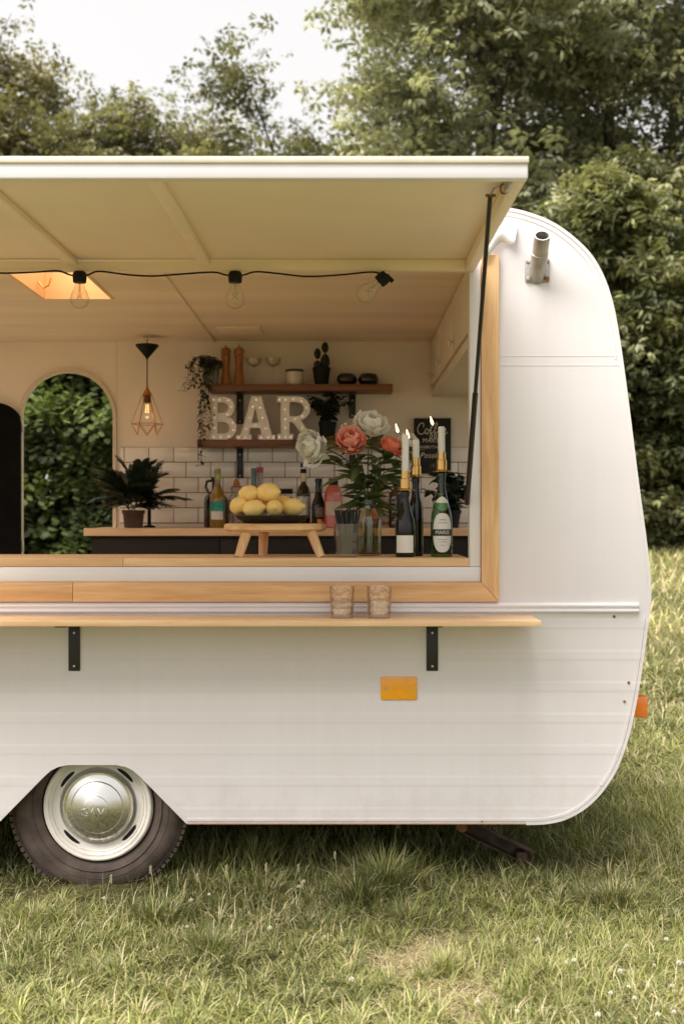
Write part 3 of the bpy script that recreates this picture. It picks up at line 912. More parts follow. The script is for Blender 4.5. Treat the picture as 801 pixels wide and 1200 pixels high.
# wall shelves
ZU, ZL = 1.932, 1.656
def shelf(x0, x1, zt, brs):
    s_ = vbox('wall_shelf', x0, x1, 1.80, 1.9685, zt-.034, zt, walnut, .002)
    for px, l in brs:
        p_ = P(px, 0, 1.95).x
        b_ = MB().box(p_-.017, p_+.017, 1.952, 1.957, zt-.036-l, zt-.0345, .001).box(p_-.017, p_+.017, 1.83, 1.957, zt-.0395, zt-.0345, .001)
        o = b_.build('shelf_bracket', black_metal, s_)
        for dz in (.03, l-.012):
            MB().lathe([(0, .003), (.004, .002), (.005, 0)], 8, M=Matrix.Translation((p_, 1.952, zt-.036-dz)) @ Matrix.Rotation(R(90), 4, 'X')).build('screw', screw_m, s_)
shelf(P(243, 0, 1.80).x, P(460, 0, 1.80).x, ZU, ((281, .15), (412.5, .12)))
shelf(P(231, 0, 1.80).x, P(462, 0, 1.80).x, ZL, ((281, .15), (412.5, .15)))
# overhead cupboard along the end wall
KX = .437; KB = 1.885
kc = vbox('overhead_cupboard', KX+.012, .797, .06, 1.949, KB, CZ-.001, cup_white, .002)
vbox('cupboard_rail', KX, KX+.0118, .06, 1.949, KB-.004, KB+.035, cup_white, .002, kc)
for y0, y1 in ((.10, .74), (.76, 1.34), (1.36, 1.93)):
    dd = vbox('cupboard_door', KX-.006, KX+.0118, y0, y1, KB+.045, CZ-.012, cup_white, .003, kc)
    MB().lathe([(0, .028), (.012, .026), (.014, .018), (.007, .010), (.007, 0)], 12, M=Matrix.Translation((KX-.006, y1-.05 if y0 < 1 else y1-.16, KB+.085)) @ Matrix.Rotation(R(-90), 4, 'Y')).build('knob', cup_white, kc)

# wheels
WC = Vector((wx(110), 0, wz(951)))
tyre_prof = [(.190, .028), (.205, .016), (.235, .010), (.262, .014), (.278, .024), (.283, .030), (.285, .024), (.291, .032), (.298, .050), (.301, .075), (.301, .125), (.298, .150), (.285, .172), (.24, .19), (.19, .18), (.185, .10), (.190, .028)]
rim_prof = [(.1905, .030), (.186, .016), (.181, .0135), (.176, .016), (.171, .0165), (.1705, .0205), (.1685, .0205), (.168, .018), (.160, .0235), (.1595, .028), (.1575, .028), (.157, .026), (.150, .0305), (.140, .030), (.134, .030), (.128, .040), (.110, .05), (0, .05)]
cap_prof = [(.131, .030), (.130, .018), (.126, .0125), (.121, .0125), (.118, .017), (.113, .015), (.096, .0085), (.0945, .0055), (.092, .0035), (.070, -.004), (.052, -.011), (.047, -.0125), (.046, -.016), (.042, -.0185), (0, -.0195)]
YM = Matrix.Rotation(R(90), 4, 'X') @ Matrix.Diagonal((1, 1, -1, 1))      # lathe height -> +y
def wheel(cy, flip, cx=WC.x, detail=True):
    base = Matrix.Translation((0, cy, 0)) @ (Matrix.Diagonal((1, -1, 1, 1)) if flip else Matrix.Identity(4))
    loc = (cx, 0, WC.z)
    w = MB().lathe([(r*1.03, z) for r, z in tyre_prof], 72, M=base @ YM).build('wheel', rubber, None, loc); vp(w)
    lug = MB()
    for k in range(84):
        a = 2*math.pi*k/84
        Mk = base @ Matrix.Rotation(a, 4, 'Y')
        lug.box(-.0078, .0078, .030, .075, .2950, .3100, 0, M=Mk)
    ring_ = [.212, .2135]
    for r1 in (.222, .246):
        lug.lathe([(r1-.003, .013), (r1, .0092), (r1+.003, .0115)], 72, M=base @ YM)
    lug.build('tyre_tread', rubber, w)
    rm = MB().lathe(rim_prof, 64, M=base @ YM).build('wheel_rim', rimpaint, w)
    for a0 in (35, 125, 215, 305):
        sl = MB(); n = 8; v = []; f = []
        for i in range(n+1):
            t = R(a0 + 14 + (i/n-.5)*30); q = math.sin(math.pi*i/n)**.35
            for rr in (.1445-.0065*q, .1445+.0065*q):
                v.append(tuple(base @ Vector((rr*math.cos(t), .0288, rr*math.sin(t)))))
        for i in range(n): f.append((2*i, 2*i+2, 2*i+3, 2*i+1))
        sl.add(v, f).build('rim_slot', black_matt, w)
    hc = MB().lathe([(r*.94, z) for r, z in cap_prof], 64, M=base @ YM).build('hubcap', chrome, w)
    if detail:
        tx = MB(); v, f = TEXTS['hub']; tx.add([(x, -.0215 + .02*(x*x+y*y), y) for x, y, z in v], f)
        e = tx.build('hubcap_emblem', steel, w)
        e.modifiers.new('relief', 'SOLIDIFY').thickness = .002
    return w
wheel(.045, False)
wheel(1.955, True, detail=False)
wa = mat('wheel_well', (.012, .011, .010), .95)
for ya, yb, yc in ((.03, .335, 1), (1.665, 1.97, 0)):
    wb = MB().box(-1.22, -.5, ya, yb, .62, .63).box(-1.23, -1.22, ya, yb, .232, .63).box(-.5, -.49, ya, yb, .232, .63)
    yw = yb if yc else ya-.01
    wb.box(-1.23, -.49, yw, yw+.01, .232, .63)
    vp(wb.build('wheel_arch', wa, smooth=False))
vp(MB().tube([(WC.x, .1, WC.z), (WC.x, 1.9, WC.z)], .03, 12).build('axle', rust))
for y in (.48, 1.5): vp(MB().box(-2.4, .75, y, y+.05, .16, .232).build('chassis_rail', dark_under))
# corner steady
A0, A1 = P(545, 968, .26), P(621, 1005, .26)
d_ = (A1-A0).normalized(); u_ = Vector((d_.z*-1, 0, d_.x))
def slab(a, b, w0, w1, y0, y1):
    "bar from a to b in the xz plane, between offsets w0..w1 across it"
    n_ = Vector((-(b-a).normalized().z, 0, (b-a).normalized().x))
    q = [a+n_*w0, b+n_*w0, b+n_*w1, a+n_*w1]
    return [(p.x, p.z) for p in q], y0, y1
stz = MB()
for w0, w1, y0, y1 in ((-.026, -.021, .235, .285), (.021, .026, .235, .285), (-.026, .026, .281, .285)):
    lp, a, b = slab(A0, A1, w0, w1, y0, y1); stz.prism([lp], a, b)
steady = vp(stz.build('corner_steady', rust, smooth=False))
fx = P(610, 1008, .26); gzz = gzf(fx.x, .26)
MB().box(fx.x-.02, fx.x+.018, .232, .288, gzz+.012, fx.z+.035, .003).box(fx.x-.06, fx.x+.05, .21, .31, gzz+.004, gzz+.014, .002).build('steady_foot', rust, steady, smooth=False)
MB().tube([P(541, 969, .235), P(541, 969, .30)], .020, 12).build('steady_pivot', rustbolt, steady)
vbox('steady_mount', P(533, 0, .26).x, P(566, 0, .26).x, .225, .295, .205, .2285, rust, .002)

# ------------------------------------------------------------------ bar things
def bottle_prof(r, h, neck_r, shoulder, neck_base, lip=.0):
    return [(0, .0), (r*.9, 0), (r, .006), (r, shoulder), (r*.92, shoulder+(neck_base-shoulder)*.3), (r*.62, shoulder+(neck_base-shoulder)*.65),
            (neck_r*1.12, neck_base), (neck_r, neck_base+.01), (neck_r, h-.02), (neck_r+.002, h-.019), (neck_r+.002, h-.004), (neck_r*.9, h), (0, h)]
def at_counter(px, y): return Vector((P(px, 0, y).x, y, CT))
def at_sill(px, y): return Vector((P(px, 0, y).x, y, SILL))

# --- rear counter bottles
def m_simple(name, col, rough=.1, coat=.3): return mat(name, col, rough, var=.06, coat=coat)
b = thing('bottle', 'slim bottle of golden liqueur with teal and white label', 'bottle', at_counter(255, 1.60))
MB().lathe(bottle_prof(.037, .284, .0135, .135, .205), 28).build('glass_body', m_simple('golden_liqueur', (.27, .15, .025)), b)
arc_label_z = [(.045, .122)]
arc_label(.0376, .082, .126, 0, 2.4).build('teal_label', mat('teal_paper', (.02, .30, .24), .5, var=.5, vscale=38), b)
arc_label(.0378, .040, .080, 0, 1.7).build('white_label', paper, b)
MB().lathe([(.0150, .228), (.0152, .262), (.0155, .262), (.0155, .286), (0, .287)], 18).build('foil_cap', mat('green_gold_foil', (.30, .36, .12), .35, .3, var=.4, vscale=50), b)
b = thing('brown_jug', 'dark brown glass jug behind the golden liqueur bottle', 'jug', at_counter(253, 1.78))
MB().lathe([(0, 0), (.055, 0), (.060, .008), (.060, .13), (.055, .15), (.03, .175), (.02, .185), (.02, .235), (.024, .236), (.024, .25), (0, .25)], 24).build('glass_body', m_simple('brown_glass', (.035, .012, .008)), b)
MB().tube([(-.02, 0, .232), (-.045, 0, .228), (-.05, 0, .20), (-.036, 0, .17)], .007, 8).build('handle', m_simple('brown_glass_handle', (.02, .01, .008)), b)
b = thing('decanter', 'clear glass decanter with pointed brown wooden stopper', 'decanter', at_counter(277, 1.72))
MB().lathe([(0, .004), (.042, .004), (.045, .01), (.045, .13), (.038, .15), (.026, .165), (.026, .185), (.032, .195), (.030, .195), (.024, .186), (.024, .166), (.043, .13), (.043, .012), (0, .012)], 24).build('glass_body', clear, b)
MB().lathe([(0, .013), (.0415, .013), (.0415, .135), (0, .136)], 20).build('contents', mat('rosy_pot_pourri', (.42, .30, .24), .7, var=.5, vscale=60), b)
MB().lathe([(0, .196), (.026, .196), (.026, .203), (.017, .206), (.017, .214), (.012, .230), (0, .242)], 18).build('stopper', millwood, b)
b = thing('bottle', 'green necked bottle behind the pile of lemons', 'bottle', at_counter(297.5, 1.74))
MB().lathe(bottle_prof(.036, .292, .0125, .14, .20), 24).build('glass_body', m_simple('blue_green_glass', (.05, .13, .10)), b)
b = thing('bottle', 'clear bottle with red screw cap behind the lemons', 'bottle', at_counter(304.5, 1.80))
MB().lathe(bottle_prof(.038, .275, .015, .14, .21), 24).build('glass_body', m_simple('pale_bottle_glass', (.45, .42, .40)), b)
MB().lathe([(.0178, .272), (.0178, .300), (0, .301)], 18).build('screw_cap', m_simple('red_cap', (.45, .02, .02)), b)
b = thing('storage_jar', 'squat glass jar with black lid holding dried fruit', 'jar', at_counter(334, 1.74))
MB().lathe([(0, 0), (.036, 0), (.038, .01), (.038, .145), (.034, .155), (.034, .17)], 22).build('glass_body', thin_glass('jar_glass', (.9, .88, .84), .05), b)
MB().lathe([(0, .006), (.035, .006), (.035, .150), (0, .15)], 20).build('contents', mat('dried_fruit', (.32, .18, .10), .7, var=.7, vscale=55), b)
MB().lathe([(.038, .166), (.038, .19), (0, .191)], 22).build('lid', black_matt, b)
b = thing('bottle', 'tall dark spirit bottle with silver label and black foil neck', 'bottle', at_counter(355.5, 1.62))
MB().lathe([(0, 0), (.030, 0), (.033, .006), (.035, .14), (.034, .165), (.024, .195), (.013, .212), (.0125, .30), (0, .30)], 28).build('glass_body', m_simple('dark_rum_glass', (.02, .010, .006)), b)
arc_label(.0358, .060, .150, 0, 2.1).build('silver_label', mat('silver_paper', (.52, .49, .44), .4, .2, var=.3, vscale=40), b)
arc_label(.0138, .222, .262, 0, 5.5, 18).build('neck_band', mat('gold_band', (.55, .45, .28), .35, .5), b)
MB().lathe([(.0145, .262), (.0145, .311), (0, .312)], 18).build('foil_cap', black_matt, b)
arc_label(.0149, .284, .290, 0, 6.28, 18).build('cap_ring', screw_m, b)
b = thing('bottle', 'black bottle with round dark label beside pink gin bottle', 'bottle', at_counter(373, 1.58))
MB().lathe(bottle_prof(.033, .236, .0145, .105, .165), 28).build('glass_body', black_glass, b)
arc_label(.0336, .010, .042, .5, 1.3).build('orange_label', mat('orange_flower_print', (.75, .22, .06), .5, var=.5, vscale=40), b)
arc_label(.0336, .052, .098, .25, 1.3).build('figure_label', mat('grey_print', (.16, .14, .11), .5, var=.8, vscale=45), b)
b = thing('bottle', 'pink gin bottle with cream label on the rear counter', 'bottle', at_counter(390.5, 1.55))
MB().lathe([(0, 0), (.040, 0), (.043, .006), (.043, .15), (.040, .17), (.030, .195), (.020, .205), (.020, .21)], 8).build('glass_body', m_simple('pink_gin', (.55, .13, .10), .12, .5), b, smooth=False)
arc_label(.0436, .060, .125, 0, 1.9, 8).build('cream_label', mat('cream_paper', (.62, .52, .44), .6), b)
MB().lathe([(.022, .205), (.022, .235), (0, .236)], 20).build('stopper', black_matt, b)
b = thing('bottle', 'square amber whisky bottle with orange label behind the vase', 'bottle', at_counter(437, 1.56))
MB().box(-.038, .038, -.034, .034, 0, .13, .012).lathe([(.03, .128), (.02, .145), (.015, .155), (.015, .20), (0, .20)], 18).build('glass_body', m_simple('amber_whisky', (.14, .045, .012)), b)
MB().box(-.024, .024, -.0362, -.035, .045, .105, 0).build('orange_label', mat('dark_orange_paper', (.55, .17, .03), .5, var=.5, vscale=50), b)
b = thing('glass_pitcher', 'clear glass pitcher with curved handle near the amber bottle', 'pitcher', at_counter(451, 1.64))
MB().lathe([(0, .003), (.036, .003), (.040, .012), (.043, .10), (.038, .16), (.040, .175), (.038, .175), (.036, .16), (.041, .10), (.038, .014), (0, .010)], 24).build('glass_body', thin_glass('pitcher_glass', (.88, .84, .80), .04), b)
MB().tube([(-.040, -.01, .155), (-.068, -.01, .15), (-.078, -.01, .12), (-.070, -.01, .07), (-.042, -.01, .045)], .007, 8).build('handle', thin_glass('handle_glass', (.85, .78, .70), .04), b)
b = thing('bottle', 'dark whiskey bottle with white vertical lettering on black label', 'bottle', at_counter(464, 1.60))
MB().lathe([(0, 0), (.034, 0), (.036, .006), (.036, .150), (.033, .170), (.018, .182), (.0145, .188), (.0145, .205)], 28).build('glass_body', m_simple('brown_whiskey', (.11, .035, .012)), b)
MB().lathe([(.017, .200), (.017, .232), (0, .233)], 18).build('stopper', black_matt, b)
arc_label(.0364, .006, .160, -.2, 1.5).build('black_label', mat('black_paper', (.012, .011, .01), .5), b)
wrap_text('busker', .0368, .083, R(90), -.32).build('lettering', paper, b)

# --- plants
def oval_leaf(L, W, fold=.15, bend=.2, n=5, tipw=.0):
    "leaf along +x, lying in xy, bent down"
    v = []; f = []
    for i in range(n+1):
        t = i/n; w = W*.5*math.sin(math.pi*min(.985, t*.96+.03))**.8
        z = -bend*L*t*t
        v += [(L*t, w, z + fold*w), (L*t, 0, z), (L*t, -w, z + fold*w)]
    for i in range(n):
        a = 3*i; f += [(a, a+1, a+4, a+3), (a+1, a+2, a+5, a+4)]
    return v, f
def place(v, M): return [tuple(M @ Vector(p)) for p in v]
def dirM(p, d, up=Vector((0, 0, 1)), roll=0.0):
    x = Vector(d).normalized(); y = up.cross(x)
    y = y.normalized() if y.length > 1e-4 else Vector((0, 1, 0))
    z = x.cross(y)
    return Matrix.Translation(Vector(p)) @ Matrix((x, y, z)).transposed().to_4x4() @ Matrix.Rotation(roll, 4, 'X')
def pot(r0, r1, h, lip=.006):
    return [(0, 0), (r0, 0), (r1, h*.80), (r1+lip*.6, h*.80), (r1+lip, h), (r1-.004, h), (r1-.006, h*.85), (0, h*.85)]

palm = thing('palm_plant', 'dark palm plant in small brown pot on the rear counter end', 'plant', at_counter(156.5, 1.60))
MB().lathe(pot(.043, .050, .085), 24).build('pot', terracotta, palm)
def frond(L, seed):
    rr = random.Random(seed); mb = MB()
    pth = [Vector((L*t, 0, .30*L*t - .42*L*t*t)) for t in [i/8 for i in range(9)]]
    mb.tube(pth, [.003-.0022*i/8 for i in range(9)], 5)
    for i in range(18):
        t = .22 + .78*i/17
        k = min(7, int(t*8)); p = pth[k].lerp(pth[k+1], t*8-k) if k < 8 else pth[8]
        for s in (-1, 1):
            ang = R(62 - 38*t + rr.uniform(-6, 6))
            d = Vector((math.cos(ang), s*math.sin(ang), -.05 + rr.uniform(-.15, .1)))
            lv, lf = oval_leaf(L*(.46 - .16*abs(t-.5)) * rr.uniform(.85, 1.05), .022, .3, .22, 4)
            mb.add(place(lv, dirM(p, d)), lf)
    return mb.mesh('frond')
fm = [frond(.185, 1), frond(.165, 2), frond(.20, 3)]
for m_ in fm: m_.materials.append(palmM)
for i in range(26):
    a = i*2.399 + .4
    tilt = rnd.uniform(-.95, -.15) if i % 3 else rnd.uniform(-1.35, -.8)
    off = Vector((.045 if i % 2 else -.03, 0, 0)) * rnd.uniform(.2, 1.0)
    link('frond', fm[i % 3], None, palm, (off.x, rnd.uniform(-.02, .02), .085 + .06*rnd.random()), (rnd.uniform(-.3, .3), tilt, a))
b = thing('black_bottle_stand', 'thin black stem holder behind the palm plant', 'holder', at_counter(175, 1.74))
MB().lathe([(0, 0), (.03, 0), (.03, .008), (.009, .014), (.009, .11), (.022, .13), (.026, .17), (0, .17)], 16).build('stem', black_matt, b)

def leaf_obj(v, f, name, m, parent):
    return MB().add(v, f).build(name, m, parent)
trail = thing('trailing_plant', 'trailing plant spilling over the left end of upper shelf', 'plant', (P(247, 0, 1.87).x, 1.87, ZU))
MB().lathe(pot(.036, .046, .105), 24).build('pot', mat('grey_white_pot', (.30, .29, .26), .5, var=.4, vscale=25), trail)
def vine(path, seed, lw=.018):
    rr = random.Random(seed); mb = MB(); mb.tube(path, .0013, 4)
    tot = len(path)
    for i in range(tot-1):
        seg = path[i+1]-path[i]; cnt = max(2, int(seg.length/.0065))
        for k in range(cnt):
            p = path[i] + seg*(k/cnt); a = rr.uniform(0, 6.28)
            d = Vector((math.cos(a), math.sin(a), rr.uniform(-.7, .3)))
            lv, lf = oval_leaf(lw*rr.uniform(.8, 1.4), lw*.62*rr.uniform(.8, 1.2), .2, .25, 3)
            mb.add(place(lv, dirM(p, d)), lf)
    return mb
b0 = Vector((trail.location))
def vpath(pix, y0=1.80):
    return [Vector((P(a, b, y0).x, y0 + rnd.uniform(-.006, .006), P(a, b, y0).z)) - b0 for a, b in pix]
vines = [[(246,428),(240,424),(234,430),(235,455),(236,480),(235,505),(236,530),(235,546)], [(248,430),(242,436),(238,450),(239,470),(237,495),(238,515)],
         [(244,428),(236,420),(228,424),(222,432),(219,446),(215,460)], [(246,427),(232,418),(224,428),(226,440),(223,456)], [(250,430),(246,440),(244,470),(247,490),(244,500)],
         [(246,426),(238,418),(228,420),(218,430)], [(248,424),(240,416),(236,424),(231,440),(228,452)], [(252,426),(246,417),(240,421),(239,438)], [(256,428),(252,420),(246,419),(243,430),(242,448)],
         [(258,432),(256,424),(250,422),(248,432)], [(252,430),(247,424),(243,428),(241,440),(241,460),(240,478)]]
for i, q in enumerate(vines):
    pth = catmull([tuple(p) for p in vpath(q, 1.795 - .012*(i % 3))], 4)
    vine(pth, i, .024).build('vine', ivyM, trail)
for i in range(5):
    a = i*1.3; pth = [Vector((0, 0, .09)), Vector((.02*math.cos(a), .02*math.sin(a), .12)), Vector((.05*math.cos(a), .04*math.sin(a), .125)), Vector((.07*math.cos(a), .05*math.sin(a), .09))]
    vine(pth, 40+i, .026).build('vine', ivyM, trail)

def bushy(root, stems, h, spread, lw, lm, m_, seed, z0):
    rr = random.Random(seed)
    variants = []
    for s_ in range(4):
        lv, lf = oval_leaf(lm*rr.uniform(.85, 1.15), lw*rr.uniform(.85, 1.1), .18, .25, 4)
        me = MB().add(lv, lf).mesh('leaf'); me.materials.append(m_); variants.append(me)
    for i in range(stems):
        a = i*2.399 + rr.uniform(-.3, .3); q = rr.uniform(.25, 1)
        tip = Vector((math.cos(a)*spread*q, math.sin(a)*spread*q*.8, z0 + h*(1.05-.55*q*q)*rr.uniform(.8, 1.05)))
        b_ = Vector((math.cos(a)*.012, math.sin(a)*.012, z0-.01))
        mid = (tip+b_)/2 + Vector((-math.cos(a)*spread*.12, -math.sin(a)*spread*.12, h*.10))
        path = catmull([tuple(b_), tuple(mid), tuple(tip)], 5)
        MB().tube(path, .0018, 5).build('stem', m_, root)
        for k in range(2, len(path)):
            for s_ in range(2):
                an = rr.uniform(0, 6.28)
                d = Vector((math.cos(an), math.sin(an), rr.uniform(-.4, .5)))
                Mx = dirM(path[k], d, roll=rr.uniform(-.5, .5))
                link('leaf', rr.choice(variants), None, root, Mx.to_translation(), Mx.to_euler())
pp = thing('potted_plant', 'round leaved plant in black pot on the lower shelf', 'plant', (P(383.5, 0, 1.86).x, 1.86, ZL))
MB().lathe(pot(.034, .043, .092, .003), 24).build('pot', black_matt, pp)
bushy(pp, 13, .17, .125, .026, .036, eucM, 5, .09)
pp = thing('potted_plant', 'dark leafy plant on the rear counter below the chalk sign', 'plant', (P(527, 0, 1.62).x, 1.62, CT))
MB().lathe(pot(.040, .050, .085), 24).build('pot', black_matt, pp)
bushy(pp, 15, .19, .135, .034, .055, eucM, 9, .08)
cac = thing('cactus_pot', 'two dark cactus columns in a black pot on upper shelf', 'cactus', (P(376.5, 0, 1.86).x, 1.86, ZU))
MB().lathe(pot(.033, .043, .088, .003), 24).build('pot', black_matt, cac)
cacM = mat('cactus_skin', (.012, .014, .008), .6, var=.4, vscale=60)
spine = mat('cactus_spine', (.25, .22, .15), .7)
for x, hh, lobes in ((-.020, .115, ((.0, .045, .020), (.055, .05, .018))), (.018, .145, ((.0, .075, .024), (.085, .052, .018)))):
    mb = MB(); sp = MB(); 
    for z0, l, r_ in lobes:
        prof = [(r_*math.sin(math.pi*j/10)**.6 if 0 < j < 10 else 0, z0 + .06 + l*1.15*j/10) for j in range(11)]
        mb.lathe(prof, 14, M=Matrix.Translation((x, 0, .015)))
        for k in range(26):
            a = rnd.uniform(0, 6.28); t = rnd.uniform(.15, .9); rr = r_*math.sin(math.pi*t)**.6
            sp.ell((x+rr*math.cos(a), rr*math.sin(a), .015+z0+.06+l*1.15*t), (.0016,)*3, 5, 4)
    c_ = mb.build('cactus_column', cacM, cac); sp.build('spine', spine, c_)

# --- upper shelf ware
for px, lab in ((264.5, 'brown wooden pepper mill beside the trailing plant'), (280, 'brown wooden pepper mill beside the coupe glasses')):
    t = thing('pepper_mill', lab, 'pepper mill', (P(px, 0, 1.86).x, 1.86, ZU), group='wooden pepper mills')
    MB().lathe([(0, 0), (.026, 0), (.027, .006), (.0235, .02), (.025, .027), (.025, .035), (.021, .055), (.019, .09), (.0205, .12), (.0235, .14), (.0235, .147), (.020, .150), (0, .150)], 24).build('body', millwood, t)
    MB().lathe([(.020, .1505), (.0245, .157), (.0255, .170), (.022, .183), (.012, .190), (0, .191)], 24).build('head', millwood, t)
    MB().lathe([(.004, .190), (.006, .196), (.004, .202), (0, .203)], 12).build('knob', copper, t)
for px, lab in ((297, 'clear stemmed coupe glass next to the wooden pepper mill'), (320, 'clear stemmed coupe glass next to the jar candle')):
    t = thing('coupe_glass', lab, 'glass', (P(px, 0, 1.87).x, 1.87, ZU), group='coupe glasses on the upper shelf')
    MB().lathe([(.0, .001), (.030, .001), (.030, .003), (.006, .006), (.0032, .012), (.0032, .085), (.006, .092), (.028, .102), (.038, .118), (.040, .140), (.0388, .140), (.0365, .119), (.027, .1035), (0, .096)], 24).build('bowl', thin_glass('coupe_glass_tint', (.95, .94, .92), .02, 1.6) if 'coupe_glass_tint' not in MATS else MATS['coupe_glass_tint'], t)
    MB().lathe([(0, .098), (.022, .103), (.027, .112), (.026, .122), (.012, .135), (0, .136)], 18).build('napkin', mat('white_tissue', (.7, .66, .6), .8, var=.1, vscale=40) if 'white_tissue' not in MATS else MATS['white_tissue'], t)
t = thing('jar_candle', 'white wax candle in a glass jar with dark lid', 'candle', (P(345, 0, 1.86).x, 1.86, ZU))
MB().lathe([(0, 0), (.043, 0), (.045, .004), (.045, .068), (0, .068)], 28).build('wax', mat('milky_wax', (.62, .56, .48), .35, var=.08, coat=.4), t)
MB().lathe([(.0465, .066), (.0465, .076), (.044, .078), (0, .078)], 28).build('lid', mat('bronze_lid', (.06, .04, .025), .4, .5), t)
for px, lab in ((406, 'small black bowl beside the cactus pot'), (431.5, 'small black bowl at the end of the upper shelf')):
    t = MB().lathe([(0, 0), (.034, 0), (.046, .012), (.052, .028), (.048, .044), (.040, .056), (.036, .058), (.032, .054), (0, .05)], 28).build('black_bowl', mat('black_glazed_ceramic', (.012, .010, .009), .2, coat=.4) if 'black_glazed_ceramic' not in MATS else MATS['black_glazed_ceramic'], None, (P(px, 0, 1.87).x, 1.87, ZU))
    tag(t, lab, 'bowl', 'black bowls on the upper shelf')

# --- marquee letters
def half_ring(cx, cz, ro, n=14):
    return [(cx + ro*math.cos(t), cz + ro*math.sin(t)) for t in [-math.pi/2 + math.pi*i/n for i in range(n+1)]]
LH = .216
def letter(kind):
    if kind == 'B':
        w = .133; s = .043
        out = [(0, 0), (.078, 0)] + half_ring(.074, .060, .060)[1:-1] + [(.080, .1175)] + [(x, z) for x, z in half_ring(.070, .161, .055)[1:-1]] + [(.070, LH), (0, LH), (0, LH-.03), (.012, LH-.03), (.012, .03), (0, .03)]
        h1 = [(.042, .032), (.068, .032)] + half_ring(.070, .060, .028)[1:-1] + [(.068, .088), (.042, .088)]
        h2 = [(.042, .134), (.064, .134)] + half_ring(.066, .160, .025)[1:-1] + [(.064, .185), (.042, .185)]
        leds = [(.02, .2), (.05, .2), (.092, .197), (.108, .165), (.088, .128), (.115, .085), (.118, .05), (.095, .018), (.055, .014), (.02, .014), (.025, .06), (.025, .11), (.025, .16)]
        return [out, h1, h2], leds
    if kind == 'A':
        out = [(0, 0), (.078, 0), (.078, .026), (.064, .026), (.071, .058), (.118, .058), (.126, .026), (.110, .026), (.110, 0), (.196, 0), (.196, .026), (.178, .026), (.126, LH), (.076, LH), (.022, .026), (0, .026)]
        h = [(.078, .086), (.112, .086), (.096, .160)]
        leds = [(.012, .012), (.045, .012), (.05, .055), (.066, .11), (.083, .165), (.1, .2), (.12, .16), (.132, .11), (.147, .058), (.125, .012), (.16, .012), (.186, .012), (.097, .072)]
        return [out, h], leds
    out = [(0, 0), (.080, 0), (.080, .030), (.062, .030), (.062, .088), (.078, .088), (.112, .045), (.122, .008), (.134, 0), (.176, 0), (.176, .042), (.160, .042), (.154, .034), (.147, .054), (.118, .098)] + half_ring(.105, .156, .060)[2:-1] + [(.100, LH), (0, LH), (0, LH-.030), (.018, LH-.030), (.018, .030), (0, .030)]
    h = [(.062, .118), (.094, .118)] + half_ring(.098, .153, .034)[1:-1] + [(.094, .188), (.062, .188)]
    leds = [(.012, .2), (.042, .2), (.08, .203), (.122, .193), (.146, .16), (.126, .118), (.09, .103), (.042, .103), (.04, .06), (.012, .014), (.042, .014), (.068, .014), (.125, .06), (.138, .025), (.162, .018), (.04, .152)]
    return [out, h], leds
for k, x, px1 in (('B', P(245.5, 0, 1.82).x, 0), ('A', P(276.5, 0, 1.82).x, 0), ('R', P(324.5, 0, 1.82).x, 0)):
    t = thing('marquee_letter', 'white light-up letter %s with small warm bulbs on lower shelf' % k, 'letter', (x, 1.82, ZL), group='light-up letters spelling BAR')
    loops, leds = letter(k)
    MB().prism(loops, .006, .034).build('letter_face', white_enamel, t, smooth=False)
    rim = MB()
    for lp in loops:
        n = len(lp); hole_ = lp is not loops[0]
        c = [Vector(p) for p in lp]
        area = sum(c[j].x*c[(j+1) % n].y - c[(j+1) % n].x*c[j].y for j in range(n)); sgn = 1 if area > 0 else -1
        if hole_: sgn = -sgn
        v = []; f = []
        for j in range(n):
            a, b_ = c[j-1], c[(j+1) % n]
            tt = (b_-a).normalized(); nn = Vector((-tt.y, tt.x))*sgn
            q = c[j]+nn*.0028
            v += [(c[j].x, .0, c[j].y), (q.x, .0, q.y), (q.x, .007, q.y), (c[j].x, .0345, c[j].y)]
        for j in range(n):
            a = 4*j; b_ = 4*((j+1) % n)
            f += [(a, b_, b_+1, a+1), (a+1, b_+1, b_+2, a+2), (a, a+3, b_+3, b_)]
        rim.add(v, f)
    rim.build('letter_rim', white_enamel, t, smooth=False)
    for lx, lz in leds:
        MB().ell((lx, .004, lz), (.0030, .0030, .0030), 8, 6).build('bulb', led_m, t)

# --- chalk sign
sg = P(484.5, 555, 1.945); sg2 = P(528, 490, 1.945)
SW, SHh = sg2.x-sg.x, sg2.z-sg.z
t = thing('chalk_sign', 'small black chalk lettered coffee sign hung over the tiles', 'sign', (sg.x, 1.945, sg.z))
MB().box(0, SW, 0, .010, 0, SHh, .001).build('board', mat('blackboard', (.013, .012, .011), .7, var=.3, vscale=20), t)
chalk = mat('chalk_white', (.72, .69, .64), .8, var=.15, vscale=90)
for key, z in (('makes', .168), ('every', .134), ('possible', .092), ('smile', .042)):
    flat_text(key).build('lettering', chalk, t, (SW/2, -.0012, z))
